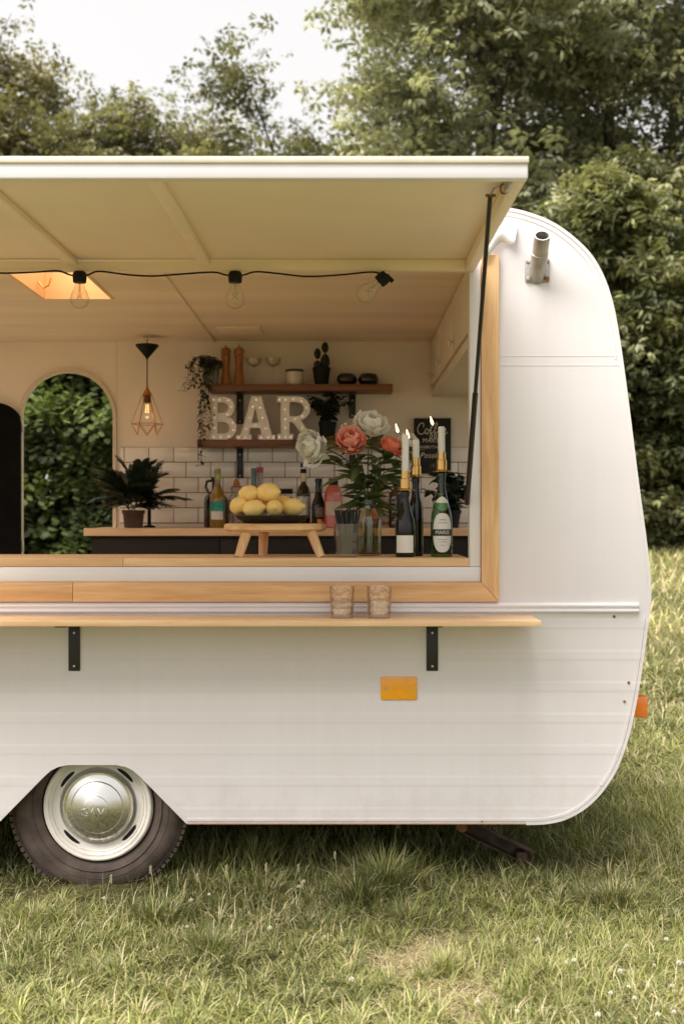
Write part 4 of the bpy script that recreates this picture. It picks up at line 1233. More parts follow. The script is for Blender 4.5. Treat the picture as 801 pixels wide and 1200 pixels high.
# hand-written word, drawn as strokes
script = [[(.30,.62),(.34,.80),(.28,.95),(.16,.88),(.06,.62),(.05,.35),(.13,.12),(.26,.10),(.38,.24)],
          [(.52,.52),(.44,.48),(.40,.30),(.45,.12),(.53,.14),(.57,.32),(.52,.50),(.56,.42),(.64,.40)],
          [(.60,.34),(.74,.62),(.78,.92),(.72,.98),(.68,.70),(.66,.20),(.64,-.20),(.70,-.26),(.74,.02),(.70,.18),(.80,.26)],
          [(.80,.30),(.94,.62),(.98,.92),(.92,.98),(.88,.70),(.86,.20),(.84,-.20),(.90,-.26),(.94,.02),(.90,.18),(1.0,.26)],
          [(1.0,.28),(1.12,.36),(1.14,.48),(1.08,.50),(1.04,.32),(1.08,.12),(1.16,.12),(1.24,.26)],
          [(1.24,.28),(1.36,.36),(1.38,.48),(1.32,.50),(1.28,.32),(1.32,.12),(1.40,.12),(1.48,.26)]]
for stx in script:
    pth = catmull([(SW*.08 + a*SW*.56, -.0012, .195 + b_*.066) for a, b_ in stx], 4)
    MB().tube(pth, .0021, 5).build('lettering', chalk, t)

# --- pendant lamp
py_ = 1.80
pl = thing('pendant_lamp', 'copper wire cage pendant lamp hanging from black cord', 'lamp', (P(172.5, 0, py_).x, py_, P(0, 510, py_).z))
zz = lambda q: P(0, q, py_).z - pl.location.z
S_ = (D+py_)/F
ztop = CZ - pl.location.z
MB().tube([(0, 0, ztop), (0, 0, ztop-.018), (-.012, 0, ztop-.020), (-.016, 0, ztop-.004), (-.010, 0, ztop)], .0022, 6).build('hook', steel, pl)
MB().lathe([(0, zz(404)), (13.2*S_, zz(404)), (13.4*S_, zz(405.5)), (1.6*S_, zz(419.5)), (.004, zz(421)), (0, zz(421))], 28).build('ceiling_cup', black_matt, pl)
MB().tube([(0, 0, ztop-.018), (0, 0, zz(406))], .0025, 6).build('cord', black_matt, pl)
MB().tube([(0, 0, zz(420)), (0, 0, zz(452))], .0032, 6).build('cord', black_matt, pl)
MB().lathe([(.004, zz(450)), (.006, zz(455)), (5.2*S_, zz(461.5)), (5.4*S_, zz(463)), (0, zz(463))], 18).build('socket_cap', copper, pl)
MB().lathe([(0, zz(463)), (4.6*S_, zz(463)), (4.6*S_, zz(472)), (0, zz(472))], 18).build('socket', mat('dark_copper', (.16, .06, .03), .4, .6), pl)
MB().lathe([(.008, zz(472)), (.011, zz(476)), (5*S_, zz(483)), (4.4*S_, zz(488)), (0, zz(491))], 18).build('bulb', bulb_glass, pl)
fl = MB()
for k in range(5):
    a = k*1.256; fl.tube([(.006*math.cos(a), .006*math.sin(a), zz(474)), (.010*math.cos(a+.5), .010*math.sin(a+.5), zz(484))], .0007, 4)
fl.build('filament', filament_m, pl)
wire = .0020
Rm, Rb = 18*S_, 12.5*S_
for k in range(6):
    a = k*math.pi/3 + .2; a2 = a + math.pi/3
    c1 = Vector((5.2*S_*math.cos(a), 5.2*S_*math.sin(a), zz(462))); c2 = Vector((Rm*math.cos(a), Rm*math.sin(a), zz(497))); c3 = Vector((Rm*math.cos(a2), Rm*math.sin(a2), zz(497)))
    am = (a+a2)/2; d1 = Vector((Rb*math.cos(am), Rb*math.sin(am), zz(509.5)))
    MB().tube([c1, c2], wire, 6).build('cage_wire', copper, pl)
    MB().tube([c2, c3], wire, 6).build('cage_wire', copper, pl)
    MB().tube([c2, d1], wire, 6).build('cage_wire', copper, pl)
    MB().tube([c3, d1], wire, 6).build('cage_wire', copper, pl)
lp_ = bpy.data.lights.new('pendant_light', 'POINT'); lp_.energy = .04; lp_.color = (1, .62, .30); lp_.shadow_soft_size = .02
lo = bpy.data.objects.new('pendant_light', lp_); COL.objects.link(lo); lo.parent = pl; lo.location = (0, 0, zz(493))

# --- string lights under the header
sy = -.045
sl = thing('string_light', 'black festoon cable with three clear bulbs across the hatch', 'string lights', (P(275, 0, sy).x, sy, P(0, 357, sy).z))
o0 = Vector(sl.location)
cp = [(-300,317),(-220,322),(-140,321),(-60,317),(0,320),(40,319),(68,317.5),(84,322.5),(102,322.5),(116,318),(150,322),(180,323.5),(215,321),(250,319),(266,322.5),(284,322.5),(300,318.5),(330,321),(360,324),(400,322),(430,319),(444,320),(450,324)]
MB().tube(catmull([tuple(P(a, b, sy)-o0) for a, b in cp], 5), .0031, 8).build('cable', black_matt, sl)
def festoon(p, rot):
    Mx = Matrix.Translation(p-o0) @ Euler(rot).to_matrix().to_4x4()
    MB().lathe([(0, .018), (.018, .016), (.022, .010), (.0235, -.004), (.022, -.020), (.020, -.021), (0, -.021)], 20, M=Mx).build('lamp_socket', black_matt, sl)
    bl = MB().lathe([(.015, -.021), (.0155, -.030), (.019, -.042), (.027, -.058), (.0315, -.074), (.0305, -.088), (.022, -.101), (.010, -.107), (0, -.108)], 28, M=Mx).build('bulb', bulb_glass, sl)
    st = MB().tube([Mx @ Vector((0, 0, -.021)), Mx @ Vector((0, 0, -.055))], .004, 8)
    st.build('glass_stem', thin_glass('stem_glass', (.85, .82, .76), .1, 1, .15) if 'stem_glass' not in MATS else MATS['stem_glass'], bl)
    fl = MB(); pts = []
    for k in range(9): pts.append(Mx @ Vector((.012*math.sin(k*2.4), .012*math.cos(k*2.4), -.055-.022*(k % 2))))
    fl.tube(pts, .0006, 4).build('filament', mat('tungsten', (.3, .25, .2), .4, .8) if 'tungsten' not in MATS else MATS['tungsten'], bl)
festoon(P(93.5, 324, sy), (0, 0, .3))
festoon(P(275.5, 324, sy), (0, 0, 1.3))
festoon(P(449, 326, sy), (R(8), R(50), 0))
MB().tube([P(452, 322, sy)-o0, P(460, 330, sy)-o0], .007, 8).build('end_cap', black_matt, sl)

# --- stool, plate and lemons on the serving counter
sty = .19
sx0, sx1 = P(263, 0, sty).x, P(382, 0, sty).x
t = thing('wooden_stool', 'small rustic wooden stool used as a cake stand on counter', 'stool', ((sx0+sx1)/2, sty, SILL))
zt_ = P(0, 613.5, sty).z - SILL; hw = (sx1-sx0)/2
def oval(rx, ry, n=40): return [(rx*math.copysign(abs(math.cos(a))**.75, math.cos(a)), ry*math.copysign(abs(math.sin(a))**.75, math.sin(a))) for a in [2*math.pi*i/n for i in range(n)]]
mb = MB(); v = []; f = []; n = 40
for zc, k in ((zt_-.028, .93), (zt_-.020, 1.0), (zt_-.006, 1.0), (zt_, .965)):
    v += [(x*k, y*k, zc) for x, y in oval(hw, .135)]
for j in range(3):
    for i in range(n): f.append((j*n+i, j*n+(i+1) % n, (j+1)*n+(i+1) % n, (j+1)*n+i))
f += [tuple(reversed(range(n))), tuple(3*n+i for i in range(n))]
mb.add(v, f).build('seat', stoolwood, t)
legw = wood('acacia_leg', hexc('#c8935c'), hexc('#ebc898'), 2, 3.5, .45)
for (ax_, bx_, yy, yb, r0, r1) in ((289, 279.5, -.085, -.11, .019, .015), (309, 308, .09, .11, .018, .016), (364.5, 376, -.085, -.11, .018, .0145)):
    tp = Vector((P(ax_, 0, sty+yy).x - t.location.x, yy, zt_-.029)); bt = Vector((P(bx_, 0, sty+yb).x - t.location.x, yb, 0))
    MB().tube([bt, bt.lerp(tp, .5), tp], [r1, (r0+r1)/2, r0], 8).build('leg', legw, t, ang=30)
ZSt = SILL + zt_
pc = P(319, 0, sty).x
tag(MB().lathe([(0, 0), (.085, 0), (.105, .006), (.126, .018), (.134, .028), (.131, .0285), (.122, .021), (.10, .010), (0, .008)], 40).build('black_plate', mat('black_stoneware', (.012, .011, .010), .45, var=.15), None, (pc, sty, ZSt+.0005)),
    'shallow black plate carrying lemons on the wooden stool', 'plate')
lm = MB().lathe([(0, -.040), (.006, -.039), (.012, -.034), (.022, -.026), (.0275, -.013), (.029, 0), (.0275, .013), (.022, .026), (.012, .0335), (.008, .037), (.005, .042), (0, .043)], 20).mesh('lemon')
lm.materials.append(lemon_m)
labs = ['lemon at the left edge of the black plate', 'lemon lying in front between two others on the plate', 'lemon showing its blossom end in the middle of the plate',
        'lemon at the plate edge nearest the spirit bottles', 'lemon on top of the heap above the left edge', 'largest looking lemon crowning the heap', 'lemon half hidden at the back of the heap', 'lemon tucked behind the heap beside the jar']
for (px, py, dy, sc_, rot), lb in zip(((280, 592.5, -.02, .98, (1.3, .2, .5)), (297.5, 596, -.055, 1.0, (1.45, .1, 1.2)), (321.5, 595.5, -.058, .95, (1.5, .05, .12)), (342, 594.5, -.01, 1.05, (1.5, 0, 1.4)),
                                   (291.5, 579, 0, 1.0, (1.4, .3, .9)), (314, 577.5, -.015, 1.12, (1.5, .25, 1.0)), (305, 592, .06, 1.0, (1.5, .3, 1.9)), (332, 591, .062, 1.0, (1.5, .3, .4))), labs):
    p_ = P(px, py, sty+dy)
    o = link('lemon', lm, None, None, p_, rot, (sc_*1.09,)*3)
    tag(o, lb, 'lemon', 'lemons heaped on the plate')

# --- glass of straws
g = at_sill(406, .10)
t = thing('tumbler', 'fluted glass tumbler holding black straws on the serving counter', 'glass', g)
prof = [(0, .0), (.036, .0), (.0385, .006), (.040, .05), (.0445, .075), (.0455, .116), (.0435, .116), (.0420, .076), (.0375, .05), (.036, .010), (0, .010)]
MB().lathe(prof, 12).build('glass_body', thin_glass('tumbler_glass', (.95, .94, .93), .05, 1.4, .08, (.6, .55, .52), edge=(.5, .46, .43)), t, smooth=False)
strawM = mat('black_straw_paper', (.014, .013, .013), .5, var=.2)
for i in range(15):
    a = i*2.399; q = math.sqrt((i+.5)/15)
    b0_ = Vector((.024*q*math.cos(a)*.9, .024*q*math.sin(a), .011)); tp = Vector((.044*q*math.cos(a)*1.12, .034*q*math.sin(a), .160+.006*rnd.random()))
    tp.x = max(-.047, min(.047, tp.x))
    mb = MB().tube([b0_, tp], .0042, 8, caps=False)
    o = mb.build('drinking_straw', strawM, None, g)
    o.modifiers.new('wall', 'SOLIDIFY').thickness = .0008
    tag(o, 'black drinking straw standing in the fluted tumbler', 'straw', 'black straws in the tumbler')

# --- bottles with candles
def candle(base, hgt, tilt, lab, hlab, r=.0125, saucer=.033):
    hd = thing('candle_holder', hlab, 'candle holder', base, group='brass candle holders')
    MB().lathe([(0, .0), (saucer, .0005), (saucer+.001, .003), (.016, .005), (.0185, .008), (.0185, .040), (.0150, .042), (.0150, .068), (.0128, .068), (.0128, .030), (0, .030)], 24).build('cup', brass, hd)
    c = thing('candle', lab, 'candle', (base[0], base[1], base[2]+.0305), group='lit white candles on bottles')
    MB().lathe([(0, 0), (r-.0006, 0), (r, .02), (r*.97, hgt-.004), (r*.8, hgt), (r*.4, hgt-.003), (0, hgt-.004)], 18).build('wax_stem', wax, c)
    MB().tube([(0, 0, hgt-.004), (tilt*.15, 0, hgt+.008)], .0010, 5).build('wick', black_matt, c)
    Mx = Matrix.Translation((tilt*.1, 0, hgt+.005)) @ Matrix.Rotation(tilt, 4, 'Y')
    MB().lathe([(0, 0), (.0032, .004), (.0045, .010), (.0036, .018), (.0016, .027), (0, .034)], 12, M=Mx).build('flame', flame_m, c)
def wine(loc, r, h, sh, nb, m_, lab, nr=.0135):
    t = thing('wine_bottle', lab, 'bottle', loc)
    MB().lathe(bottle_prof(r, h, nr, sh, nb), 32).build('glass_body', m_, t)
    return t
l1 = at_sill(474.5, .10)
h1 = (P(0, 575, .10).z - SILL)
t = wine(l1, .0350, h1, .105, .19, black_glass, 'dark wine bottle with blank white label carrying a candle')
arc_label(.0355, .016, .076, -.1, 1.9).build('white_label', paper, t)
candle((l1.x, l1.y, l1.z+h1), .166, -.25, 'tall white candle on the dark bottle with white label', 'brass cup on the white labelled dark bottle')
l2 = at_sill(487, .19)
h2 = (P(0, 559, .19).z - SILL)
t = wine(l2, .0265, h2, .165, .235, black_glass, 'slim black bottle behind the white labelled dark bottle', .0125)
candle((l2.x, l2.y, l2.z+h2), .102, -.25, 'shorter white candle on the slim black bottle', 'brass cup on the slim black bottle', saucer=.028)
l3 = at_sill(517, .12)
h3 = (P(0, 553, .12).z - SILL)
t = wine(l3, .0385, h3, .115, .235, green_glass, 'green champagne bottle with oval white label carrying a candle')
ov = lambda t_: (.082 - .066*(max(0, 1-abs(2*t_-1)**2.8))**.5*1.0, .082 + .066*(max(0, 1-abs(2*t_-1)**2.8))**.5*1.0)
arc_label(.0391, 0, 0, 0, 1.9, 24, lambda t_: (.085 - .068*(max(0, 1-abs(2*t_-1)**2.6))**.5, .085 + .068*(max(0, 1-abs(2*t_-1)**2.6))**.5)).build('oval_label', paper, t)
arc_label(.0395, .074, .097, 0, 2.05, 16).build('black_band', mat('black_band_paper', (.02, .018, .022), .5), t)
wrap_text('marie', .0399, .0855).build('lettering', paper, t)
for zc, w_, hh in ((.118, .8, .003), (.128, .5, .004), (.060, .9, .0025), (.052, .6, .0025), (.040, .4, .0025)):
    arc_label(.0397, zc, zc+hh, 0, w_, 8).build('label_print', mat('grey_ink', (.42, .41, .40), .6) if 'grey_ink' not in MATS else MATS['grey_ink'], t)
v = []; f = []
nk = lambda z: .0385 if z < .115 else .0385 - (.0385-.0145)*min(1, (z-.115)/.115)**1.05
nn_ = 14
for i in range(nn_+1):
    u = i/nn_*2-1; a = u*1.15
    dz = .021*(1-abs(u)**1.6)**.8 + .004
    for k in range(4):
        z = .186 - dz + 2*dz*k/3
        rr = nk(z)*.93 + .0032
        v.append((rr*math.sin(a), -rr*math.cos(a), z))
for i in range(nn_):
    for k in range(3):
        a = 4*i+k; f.append((a, a+4, a+5, a+1))
MB().add(v, f).build('neck_label', paper, t)
candle((l3.x, l3.y, l3.z+h3), .128, -.3, 'white candle on the green champagne bottle', 'brass cup on the green champagne bottle')

# --- vase of peonies
vy = .24
vz = at_sill(432, vy)
va = thing('flower_vase', 'clear glass jar vase half filled with water and stems', 'vase', vz)
MB().lathe([(0, .002), (.040, .002), (.044, .008), (.045, .13), (.040, .15), (.031, .165), (.030, .18), (.035, .185), (.035, .20), (.033, .20), (.032, .187), (.028, .182), (.029, .164), (.0385, .148), (.043, .13), (.042, .012), (0, .010)], 28).build('glass_body', thin_glass('vase_glass', (.96, .96, .92), .03, 1.4, edge=(.5, .5, .4)), va)
MB().lathe([(0, .0105), (.0415, .0125), (.0423, .115), (0, .115)], 24).build('water', thin_glass('vase_water', (.80, .74, .52), .02, .6), va)
mb = MB()
for i in range(9):
    a = i*2.4; mb.tube([(.034*math.cos(a), .034*math.sin(a), .014), (-.012*math.cos(a), -.012*math.sin(a), .185)], .0028, 6)
mb.build('cut_stem', stem_m, va)

def petal_mesh(L, W, cup, ruffle, seed):
    rr = random.Random(seed); v = []; f = []; nu, nv = 6, 6
    ph = rr.uniform(0, 6)
    for j in range(nv+1):
        t = j/nv
        for i in range(nu+1):
            u = i/nu*2-1
            w = W*.5*(math.sin(math.pi*(.12+.70*t))**.8)
            ed = 1 - .12*abs(u)**2 + ruffle*.06*math.sin(u*9+ph)*t
            x = u*w; y = L*math.sin(t*1.35*cup)/(1.35*cup)*ed
            z = L*(1-math.cos(t*1.35*cup))/(1.35*cup) + .35*cup*w*u*u + ruffle*.04*L*math.sin(u*8+ph+3*t)*t*t
            v.append((x, y, z))
    for j in range(nv):
        for i in range(nu): a = j*(nu+1)+i; f.append((a, a+1, a+nu+2, a+nu+1))
    return MB().add(v, f).mesh('petal')
pleaf = []
for s_ in range(4):
    lv, lf = oval_leaf(.085+.012*s_, .030+.003*(s_ % 3), .25, .18+.1*(s_ % 2), 6)
    me = MB().add(lv, lf).mesh('leaf'); me.materials.append(peonyleafM); pleaf.append(me)
def peony(px, py, dy, r, pm, face, lab, seed, nl=10, openness=1.0, shells=None):
    rr = random.Random(seed)
    c = P(px, py, vy+dy)
    base = Vector((vz.x + rr.uniform(-.01, .01), vz.y + rr.uniform(-.01, .01), vz.z+.195))
    t = thing('peony', lab, 'flower', base)
    c_l = c - base
    face = Vector(face).normalized()
    Mf = Matrix.Translation(c_l) @ face.to_track_quat('Z', 'Y').to_matrix().to_4x4()
    variants = []
    for k in range(4):
        me = petal_mesh(r*(1.15+.1*k), r*(1.25+.1*k), 1.0, .6+.5*(k % 2), seed*10+k); me.materials.append(pm); variants.append(me)
    shells = shells or ((8, 1.02, .02, -.22), (8, 1.0, .04, .10), (9, .92, .08, .40), (8, .82, .10, .68), (8, .70, .12, .92), (6, .55, .16, 1.15), (4, .40, .2, 1.35))
    for si, (n, s_, dz, tilt) in enumerate(shells):
        for k in range(n):
            a = 2*math.pi*k/n + si*.5 + rr.uniform(-.2, .2)
            Mp = Mf @ Matrix.Translation((0, 0, r*(dz-.35))) @ Matrix.Rotation(a, 4, 'Z') @ Matrix.Rotation(tilt*openness + rr.uniform(-.12, .12), 4, 'X') @ Matrix.Translation((0, r*.08, 0))
            q = s_*rr.uniform(.9, 1.08)
            link('petal', rr.choice(variants), None, t, Mp.to_translation(), Mp.to_euler(), (q, q, q))
    end = c_l - face*r*.45
    mid = Vector((end.x*.35, end.y*.35, end.z*.55)) + Vector((0, 0, .02))
    path = catmull([(0, 0, -.03), tuple(mid), tuple(end)], 6)
    MB().tube(path, .0028, 7).build('stem', stem_m, t)
    for k in range(nl):
        q = path[int(len(path)*(.12 + .80*k/nl))]
        a = rr.uniform(0, 6.28)
        d = Vector((math.cos(a), math.sin(a)*.7-.2, rr.uniform(-.25, .75)))
        Mx = dirM(q, d, roll=rr.uniform(-.6, .6)); s_ = rr.uniform(.75, 1.25)
        link('leaf', rr.choice(pleaf), None, t, Mx.to_translation(), Mx.to_euler(), (s_,)*3)
peony(434, 501, .03, .053, petal_white, (.15, -.65, .75), 'large open white peony highest in the vase', 3, 8)
peony(410.5, 517.5, -.06, .049, petal_coral, (-.05, -.85, .5), 'round coral pink peony at the centre of the bouquet', 4, 13, .98)
peony(367, 522, -.03, .056, petal_white, (-.75, -.75, -.05), 'drooping white peony leaning towards the lemons', 5, 9)
peony(457, 525, .0, .036, petal_red, (.5, -.5, .7), 'smaller deep coral peony leaning towards the candles', 6, 11, 1.0)
peony(476, 521, .07, .040, petal_white, (.6, -.5, .5), 'pale peony half hidden behind the candles', 7, 9)
peony(403, 500, .05, .0165, petal_white, (-.3, -.2, .9), 'closed pale peony bud beside the tall white bloom', 8, 5, 1.0, ((4, .9, 0, 1.30), (4, .9, 0, 1.42), (3, .8, 0, 1.52)))
for k, (px, py) in enumerate(((396, 545), (468, 548), (446, 560))):
    t = thing('foliage_sprig', ['leafy green sprig arching towards the pink gin bottle', 'leafy green sprig arching towards the candles', 'broad leaved green sprig low over the vase rim'][k], 'sprig', vz + Vector((0, 0, .195)))
    e = P(px, py, vy-.03+.02*k) - t.location
    pth = catmull([(0, 0, -.03), (e.x*.4, e.y*.4, e.z*.75), tuple(e)], 6)
    MB().tube(pth, .0025, 6).build('stem', stem_m, t)
    for j in range(13):
        q = pth[int((len(pth)-1)*(.15+.85*j/12))]
        a = rnd.uniform(0, 6.28); d = Vector((math.cos(a), math.sin(a)*.7-.25, rnd.uniform(-.45, .6)))
        Mx = dirM(q, d, roll=rnd.uniform(-.6, .6)); s_ = rnd.uniform(.8, 1.3)
        link('leaf', rnd.choice(pleaf), None, t, Mx.to_translation(), Mx.to_euler(), (s_,)*3)

# --- tumblers with candles on the outer shelf
ZO = ZS + .0185
for px, lab, wz_ in ((400.5, 'amber patterned glass tumbler with low white tealight', .030), (444, 'amber patterned glass tumbler with taller waxy candle', .055)):
    t = thing('amber_tumbler', lab, 'glass', (P(px, 0, -.10).x, -.10, ZO), group='amber tumblers on the outer shelf')
    mb = MB(); v = []; f = []
    N, Kk = 84, 24
    outer = []
    for j in range(Kk+1):
        z = .104*j/Kk
        r0 = .036 + .0055*j/Kk
        for i in range(N):
            a = 2*math.pi*i/N
            emb = .0030*max(0, math.sin(a*7 + j*.6)*math.sin(a*7 - j*.6)) if 2 < j < Kk-3 else 0
            rr = r0 + emb
            v.append((rr*math.cos(a), rr*math.sin(a), z))
    for j in range(Kk):
        for i in range(N): f.append((j*N+i, j*N+(i+1) % N, (j+1)*N+(i+1) % N, (j+1)*N+i))
    mb.add(v, f)
    mb.lathe([(.0415, .104), (.0395, .1045), (.034, .012), (0, .012)], N).lathe([(0, 0), (.036, 0)], N)
    mb.build('glass_body', amber_t, t)
    MB().lathe([(0, .0125), (.028, .0125), (.029, wz_), (.026, wz_+.001), (0, wz_-.002)], 20).build('candle_wax', wax, t)

# ------------------------------------------------------------------ grass
rg = np.random.default_rng(11)
def blades(n, x0, x1, y0, y1, lmin, lmax, wmin, wmax, lean, straw, keep=None):
    x = rg.uniform(x0, x1, n); y = rg.uniform(y0, y1, n)
    patch = lump(x*1.7+3, y*1.7-2)*.5 + .5
    k = np.ones(n, bool)
    k &= rg.random(n) > .96*bare(x, y)
    if keep is not None: k &= keep(x, y)
    x, y, patch = x[k], y[k], patch[k]; n = len(x)
    z = gz(x, y) - .004
    L = rg.uniform(lmin, lmax, n)*(0.75+.5*np.clip(patch, 0, 1)); W = rg.uniform(wmin, wmax, n)
    L *= 1 - .55*bare(x, y)
    az = rg.uniform(0, 6.283, n); le = np.abs(rg.normal(lean, .35, n)).clip(.02, 1.45)
    cur = rg.uniform(.1, .9, n)
    return x, y, z, L, W, az, le, cur, patch, straw
def tuft(cx, cy, rad, n, lmin, lmax, spread=.55, straw=.15):
    a = rg.uniform(0, 6.283, n); q = np.abs(rg.normal(0, .45, n))*rad
    x = cx + q*np.cos(a); y = cy + q*np.sin(a)
    L = rg.uniform(lmin, lmax, n); W = rg.uniform(.0022, .0045, n)
    az = a + rg.normal(0, .6, n); le = (spread*(q/rad) + rg.normal(0, .2, n)).clip(0.02, 1.3)
    return x, y, gz(x, y)-.004, L, W, az, le, rg.uniform(.2, 1.0, n), np.full(n, .35), straw
def clusters(nc, per, x0, x1, y0, y1, lmin, lmax, wmin, wmax, straw, keep=None):
    cx = rg.uniform(x0, x1, nc); cy = rg.uniform(y0, y1, nc)
    k = rg.random(nc) > bare(cx, cy)
    if keep is not None: k &= keep(cx, cy)
    cx, cy = cx[k], cy[k]; nc = len(cx)
    sz = rg.uniform(.5, 1.4, nc)
    i = np.repeat(np.arange(nc), per); n = len(i)
    a = rg.uniform(0, 6.283, n); q = np.abs(rg.normal(0, .5, n))*.020*sz[i]
    x = cx[i] + q*np.cos(a); y = cy[i] + q*np.sin(a)
    L = rg.uniform(lmin, lmax, n)*sz[i]; W = rg.uniform(wmin, wmax, n)
    le = (.25 + .55*q/.02 + rg.normal(0, .25, n)).clip(.02, 1.4)
    pt_ = np.repeat(rg.random(nc), per)
    return x, y, gz(x, y)-.004, L, W, a + rg.normal(0, .5, n), le, rg.uniform(.3, 1.2, n), pt_, straw
def mesh_blades(sets):
    Vs = []; Fs = []; Cs = []; off = 0
    for x, y, z, L, W, az, le, cur, patch, straw in sets:
        n = len(x)
        d = np.stack([np.cos(az), np.sin(az)], 1); s = np.stack([-np.sin(az), np.cos(az)], 1)
        tw = rg.uniform(-.9, .9, n); sx = s[:, 0]*np.cos(tw)-s[:, 1]*np.sin(tw); sy_ = s[:, 0]*np.sin(tw)+s[:, 1]*np.cos(tw)
        def pt(t):
            ang = le + cur*t
            h = np.sin(ang)*L*t; v = np.cos(ang)*L*t
            return np.stack([x + d[:, 0]*h, y + d[:, 1]*h, z + np.maximum(v, .003*t)], 1)
        S = np.stack([sx, sy_, np.zeros(n)], 1)*W[:, None]*.5
        p0, p1, p2 = pt(0.0), pt(.5), pt(1.0)
        vv = np.stack([p0-S, p0+S, p1-S*.85, p1+S*.85, p2], 1).reshape(-1, 3)
        b = off + 5*np.arange(n)
        ff = np.concatenate([np.stack([b, b+1, b+3], 1), np.stack([b, b+3, b+2], 1), np.stack([b+2, b+3, b+4], 1)])
        isst = rg.random(n) < straw*(.5+1.6*np.clip(patch, 0, 1))
        g1 = np.array([.070, .094, .030]); g2 = np.array([.290, .305, .105]); s1 = np.array([.40, .34, .18]); s2 = np.array([.58, .50, .30])
        u = rg.random(n)[:, None]**1.3; w = rg.random(n)[:, None]
        dp = np.clip(.5 + .7*lump(x*2.3-1, y*2.3+4) + .55*(patch-.5), 0, 1)[:, None]
        c = (g1*(1-u)+g2*u)*(.70 + .88*dp)*np.array([1, 1, .9])
        c = c*(1-.15*dp) + .15*dp*np.array([.34, .28, .13])
        c = np.where(isst[:, None], s1*(1-w)+s2*w, c)
        Vs.append(vv); Fs.append(ff); Cs.append(np.repeat(c, 5, 0)); off += 5*n
    return np.concatenate(Vs), np.concatenate(Fs), np.concatenate(Cs)
wheel_clear = lambda x, y: ~((np.abs(x-WC.x) < .13) & (y > .03) & (y < .26)) & ~((np.abs(x-WC.x+.01) < .27) & (y > -.20) & (y <= .03) & (np.random.default_rng(8).random(len(x)) < .78))
def mats_(x, y): return np.random.default_rng(5).random(len(x)) < np.clip(.15 + 1.1*(lump(x*2.9+7, y*2.9)), .03, 1)
sets = [blades(26000, -1.7, 1.9, -1.7, .4, .05, .12, .0018, .0032, 1.25, .9, mats_),
        blades(13000, -1.7, 1.9, -1.6, .1, .025, .06, .006, .011, .95, .03),
        clusters(2600, 30, -1.7, 1.9, -1.7, .25, .035, .085, .0023, .0044, .17, wheel_clear),
        blades(52000, -1.7, 1.9, -1.7, .15, .020, .055, .002, .0042, .85, .30, wheel_clear),
        blades(26000, -1.7, 1.9, -1.7, .15, .05, .10, .0022, .004, .45, .12, wheel_clear),
        blades(25000, -2.2, 1.5, .1, 1.3, .05, .15, .0022, .0045, .40, .15, wheel_clear),
        clusters(2600, 22, .9, 4.2, .1, 4.4, .05, .12, .004, .007, .25),
        blades(36000, .9, 4.2, .1, 4.2, .035, .09, .003, .006, .7, .35),
        blades(14000, -5, 5, 1.0, 5, .05, .13, .005, .009, .5, .22),
        blades(9000, -6, .8, 4.0, 11, .08, .2, .008, .014, .45, .18),
        blades(27000, .8, 9, 4.0, 11, .06, .16, .007, .013, .5, .25),
        blades(9000, -4, -1.6, -1.7, 3, .04, .11, .004, .007, .6, .22),
        blades(9000, 1.8, 4.2, -1.7, .3, .04, .11, .004, .007, .6, .22)]
for px, py, rad, n, l0, l1 in ((450, 1045, .14, 650, .10, .19), (420, 1060, .12, 400, .08, .16), (715, 1062, .16, 500, .06, .13), (480, 1085, .12, 260, .05, .11), (330, 1000, .12, 300, .08, .17),
                               (300, 1015, .10, 220, .08, .16), (180, 1085, .14, 320, .06, .13), (40, 1085, .12, 220, .05, .10), (250, 1120, .16, 320, .05, .12), (640, 900, .2, 200, .08, .16),
                               (520, 1140, .12, 200, .05, .10), (640, 1150, .15, 280, .05, .10), (690, 930, .2, 220, .08, .15), (770, 965, .2, 220, .08, .15)):
    dist = F*H/(py-VY); yy = dist - D; xx = (px-VX)*dist/F
    sets.append(tuft(xx, yy, rad, n, l0, l1))
for k in range(70):
    sets.append(tuft(rg.uniform(1.0, 4.5), rg.uniform(.6, 7.5), rg.uniform(.08, .25), 60, .07, .2))
x, y, z, L, W, az, le, cur, patch, _ = blades(1, 0, .01, 0, .01, .02, .05, .002, .003, 1.2, 1)
nb = 3600                                                # dead thatch lying over the worn earth
bx = rg.normal(.25, .16, nb); by = rg.normal(-.72, .18, nb)
sets.append((bx, by, gz(bx, by)-.001, rg.uniform(.02, .06, nb), rg.uniform(.0015, .003, nb), rg.uniform(0, 6.283, nb), rg.uniform(.9, 1.45, nb), rg.uniform(0, .4, nb), np.ones(nb), .62))
gv, gf, gc = mesh_blades(sets)
tag(link('grass', np_mesh('grass', gv, gf, gc), grassM), 'rough green and straw coloured grass around the caravan', 'grass', kind='stuff')

# tall seed stalks and white clover heads
stalkM = mat('dry_stalk', (.40, .36, .20), .7, var=.2)
for k, (px, py, h_) in enumerate(((123, 1072, .12), (271, 1062, .13), (312, 1052, .11), (345, 1045, .09), (349, 1070, .10), (460, 1012, .15), (238, 1062, .10), (395, 1040, .12), (182, 1068, .14))):
    dist = F*H/(py-VY); yy = dist-D; xx = (px-VX)*dist/F
    t = thing('grass_stalk', 'tall pale seed stalk standing above the grass near the caravan', 'stalk', (xx, yy, gzf(xx, yy)), group='seed stalks in the grass')
    bx_ = rnd.uniform(-.02, .02)
    MB().tube([(0, 0, 0), (bx_*.3, 0, h_*.5), (bx_, 0, h_)], [.0012, .001, .0008], 5).build('stem', stalkM, t)
    hd = MB()
    for j in range(7): hd.ell((bx_ + .0022*(-1)**j, 0, h_ - .004*j), (.0018, .0016, .0036), 6, 5)
    hd.build('seed_head', stalkM, t)
cloverM = mat('clover_white', (.50, .48, .38), .8, var=.2, vscale=200)
chead = MB(); csp = random.Random(4)
